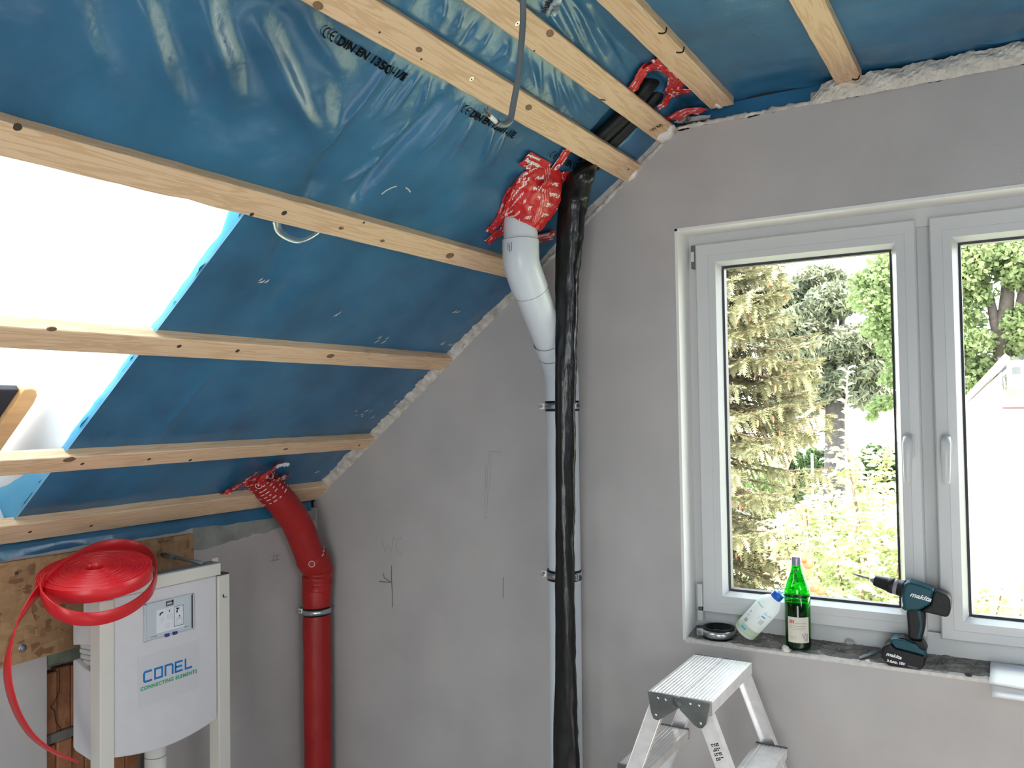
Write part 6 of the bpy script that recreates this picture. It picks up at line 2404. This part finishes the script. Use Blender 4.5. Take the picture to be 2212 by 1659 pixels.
struct(box('path', (apt(1740, 1000, 34).x - 6, 24, GZ), (apt(1990, 1000, 34).x + 4, 36, GZ + .02), mat('pale_paving', (.62, .58, .54), .9)))
# reddish leaning trunk of a young pine
lt0, lt1 = apt(1672, 1064, 24), apt(1706, 980, 24)
lt = thing('leaning_pine', 'slim pine with a reddish leaning trunk half hidden behind the spruce', 'tree', (lt0.x, 24, GZ))
tube('trunk', [Vector((lt0.x - .1, 24, GZ)), lt0, apt(1686, 1030, 24), lt1, apt(1735, 900, 24), apt(1770, 870, 24)], [.17, .15, .14, .12, .07, .05], BARKR, lt, 8)
leaf_cloud('foliage', lt, [blob(1700, 940, 24, .5, .6, .25), blob(1735, 950, 24, .5, .5, .2), blob(1680, 915, 24, .6, .6, .3)], 1500, .22, MATS['spruce_needles'], 29, 'needle', .2)
sb1 = apt(1645, 1010, 18)
shb = thing('garden_shrub', 'light green shrub peeping through the lower spruce boughs', 'shrub', (sb1.x, 18, GZ))
leaf_cloud('foliage', shb, [((sb1.x, 18, sb1.z - .25), (.55, .5, .55)), ((sb1.x + .25, 18, sb1.z - .8), (.5, .5, .8)), ((sb1.x, 18, GZ + .5), (.6, .6, .7))], 1800, .11, MATS['fresh_leaves'], 41, 'leaf', .3)
tube('stem', [(sb1.x, 18, GZ), (sb1.x, 18, sb1.z - .3)], .03, BARK, shb, 6)
def gpost(label, px, pt, pb, Y, r, m):
    a, b = apt(px, pt, Y), apt(px, pb, Y)
    o = tube('fence_post', [Vector((b.x, Y, GZ)), a], [r, r], m, None, 8)
    return tag(o, label, 'post')
gpost('thin dark metal post standing in the lawn behind the apple leaves', 1809, 1077, 1140, 14, .03, mat('dark_post', (.07, .06, .06), .6))
gpost('slim pale post on the lawn in front of the dark hedge', 1754, 980, 1010, 32, .05, WALLH)
gpost('slim dark green post close to the spruce boughs', 1683, 993, 1030, 26, .05, mat('green_post', (.05, .09, .07), .6))

# --- apple tree just outside
AY = 3.9
AB = apt(1900, 1500, AY)
app = thing('apple_tree', 'sunlit apple tree with pale leaves and a few reddish apples outside the window', 'tree', (AB.x, AY, GZ))
ABARK = mat('apple_bark', (.20, .13, .09), .9)
tube('trunk', [(AB.x, AY, GZ), (AB.x + .03, AY, -1.2), (AB.x, AY, AB.z)], [.07, .055, .045], ABARK, app, 10)
shoots = [([(1893, 1400), (1880, 1290), (1862, 1160), (1842, 1050), (1830, 960), (1828, 880), (1831, 800)], 3.8, 1),
          ([(1900, 1400), (1903, 1260), (1906, 1150), (1912, 1040), (1922, 950)], 4.1, 2),
          ([(1880, 1420), (1820, 1350), (1775, 1260), (1750, 1170), (1740, 1090)], 4.2, 3),
          ([(1870, 1430), (1790, 1370), (1740, 1300), (1705, 1200), (1690, 1120)], 4.4, 4),
          ([(1885, 1420), (1840, 1330), (1815, 1250), (1800, 1150), (1795, 1080)], 4.0, 5),
          ([(1890, 1400), (1865, 1300), (1855, 1200), (1850, 1110)], 3.6, 6),
          ([(1905, 1420), (1930, 1330), (1940, 1240), (1945, 1130)], 3.7, 7),
          ([(1880, 1440), (1800, 1400), (1730, 1370), (1660, 1330)], 4.0, 8),
          ([(1900, 1450), (1880, 1370), (1850, 1330), (1800, 1310)], 3.5, 9),
          ([(1910, 1450), (2000, 1400), (2080, 1350), (2120, 1290)], 3.9, 10),
          ([(1910, 1460), (2040, 1420), (2140, 1350), (2165, 1270)], 4.1, 11),
          ([(1915, 1470), (2080, 1440), (2190, 1370), (2210, 1250)], 4.3, 12),
          ([(1910, 1440), (1980, 1350), (2000, 1200), (2010, 1080)], 4.0, 13)]
LEAFM = leaf_mat('apple_leaves', (.42, .46, .23), (.64, .67, .42), .5, 7)
LEAFP = leaf_mat('pale_young_leaves', (.74, .78, .62), (.84, .86, .74), .45, 7)
def leaf_mesh(nm, L, W, fold_, m):
    vs = [(0, 0, 0), (-W*.7, L*.28, fold_), (0, L*.30, 0), (W*.7, L*.28, fold_), (-W*.95, L*.58, fold_*1.1), (0, L*.60, -.004), (W*.95, L*.58, fold_*1.1), (0, L, -.018), (0, -L*.25, .004)]
    fs = [(0, 2, 1), (0, 3, 2), (1, 2, 5, 4), (2, 3, 6, 5), (4, 5, 7), (5, 6, 7)]
    me = bpy.data.meshes.new(nm)
    me.from_pydata(vs, [], fs)
    me.materials.append(m)
    return me
lm = [leaf_mesh('leaf', .078, .021, .008, LEAFM), leaf_mesh('leaf', .062, .018, .006, LEAFM), leaf_mesh('leaf', .075, .018, .010, LEAFP)]
rs = np.random.default_rng(17)
base_off = Vector((AB.x, AY, GZ))
nleaf = 0
fv, ff = [], []
def put_leaf(p, d, kind, single):
    global nleaf
    d = Vector(d).normalized()
    up = Vector((rs.normal()*.5, -.25 + rs.normal()*.4, .9)).normalized()
    x = d.cross(up).normalized()
    zz_ = x.cross(d)
    sc = rs.uniform(.75, 1.2)
    M_ = Matrix(((x.x, d.x, zz_.x, p.x), (x.y, d.y, zz_.y, p.y), (x.z, d.z, zz_.z, p.z), (0, 0, 0, 1))) @ Matrix.Scale(sc, 4)
    if single and nleaf < 290:
        o_ = bpy.data.objects.new('leaf', lm[kind])
        COL.objects.link(o_)
        o_.parent = app
        o_.matrix_local = Matrix.Translation(-base_off) @ M_
        nleaf += 1
    else:
        b0 = len(fv)
        for v_ in lm[kind].vertices:
            fv.append(M_ @ v_.co)
        for q in lm[kind].polygons:
            ff.append(tuple(i + b0 for i in q.vertices))
for pts_, Y, sd_ in shoots:
    P = [apt(px, py, Y) for px, py in pts_]
    P[0] = Vector((AB.x, AY, AB.z))*.6 + P[0]*.4
    C_ = catmull(P, 10)
    n = len(C_)
    tube('branch', C_, [.013*(1 - .8*i/n) + .002 for i in range(n)], ABARK, app, 6)
    pale = sd_ in (1,)
    for i in range(6, n):
        t = i/n
        m_n = 1 if (sd_ == 1 and t > .68) else 2
        for k in range(m_n):
            th = i*2.4 + k*3.0
            out = Vector((cos(th), sin(th)*.8, .15 + .5*t))
            put_leaf(C_[i], out, 2 if (sd_ == 1 and t > .60) else int(rs.integers(0, 2)), True)
        # side twigs carry the rest of the crown
        for q_ in range(3 if t < .93 and not (sd_ == 1 and t > .62) else 0):
            th = rs.uniform(0, 2*pi)
            tw = Vector((cos(th), sin(th)*.7, rs.uniform(-.1, .7))).normalized()
            Lt = rs.uniform(.12, .36)*(1.1 - .5*t)
            v_, f_ = tube_geo([C_[i], C_[i] + tw*Lt*.5 + Vector((0, 0, .01)), C_[i] + tw*Lt], [.003, .0025, .0012], 4)
            b0 = len(fv)
            for k in range(int(Lt/.028)):
                q = C_[i] + tw*(.03 + k*.028)
                a = k*2.3 + th
                put_leaf(q, tw*.5 + Vector((cos(a), sin(a), rs.uniform(-.4, .5))), int(rs.integers(0, 2)), False)
fo = obj('foliage', fv, ff, LEAFM, app)
fo['kind'] = 'stuff'
APM = mat('apple_skin', (.42, .085, .03), .4, var=.3, vscale=14)
for px, py, Y in ((1732, 1205, 3.25), (1745, 1219, 3.28), (1758, 1269, 3.2), (1772, 1276, 3.3)):
    q = apt(px, py, Y)
    lathe('apple', q, (0, 0, 1), [(-.030, 0), (-.033, .012), (-.022, .030), (0, .037), (.018, .033), (.030, .018), (.027, .006), (.024, 0)], APM, app, 16)
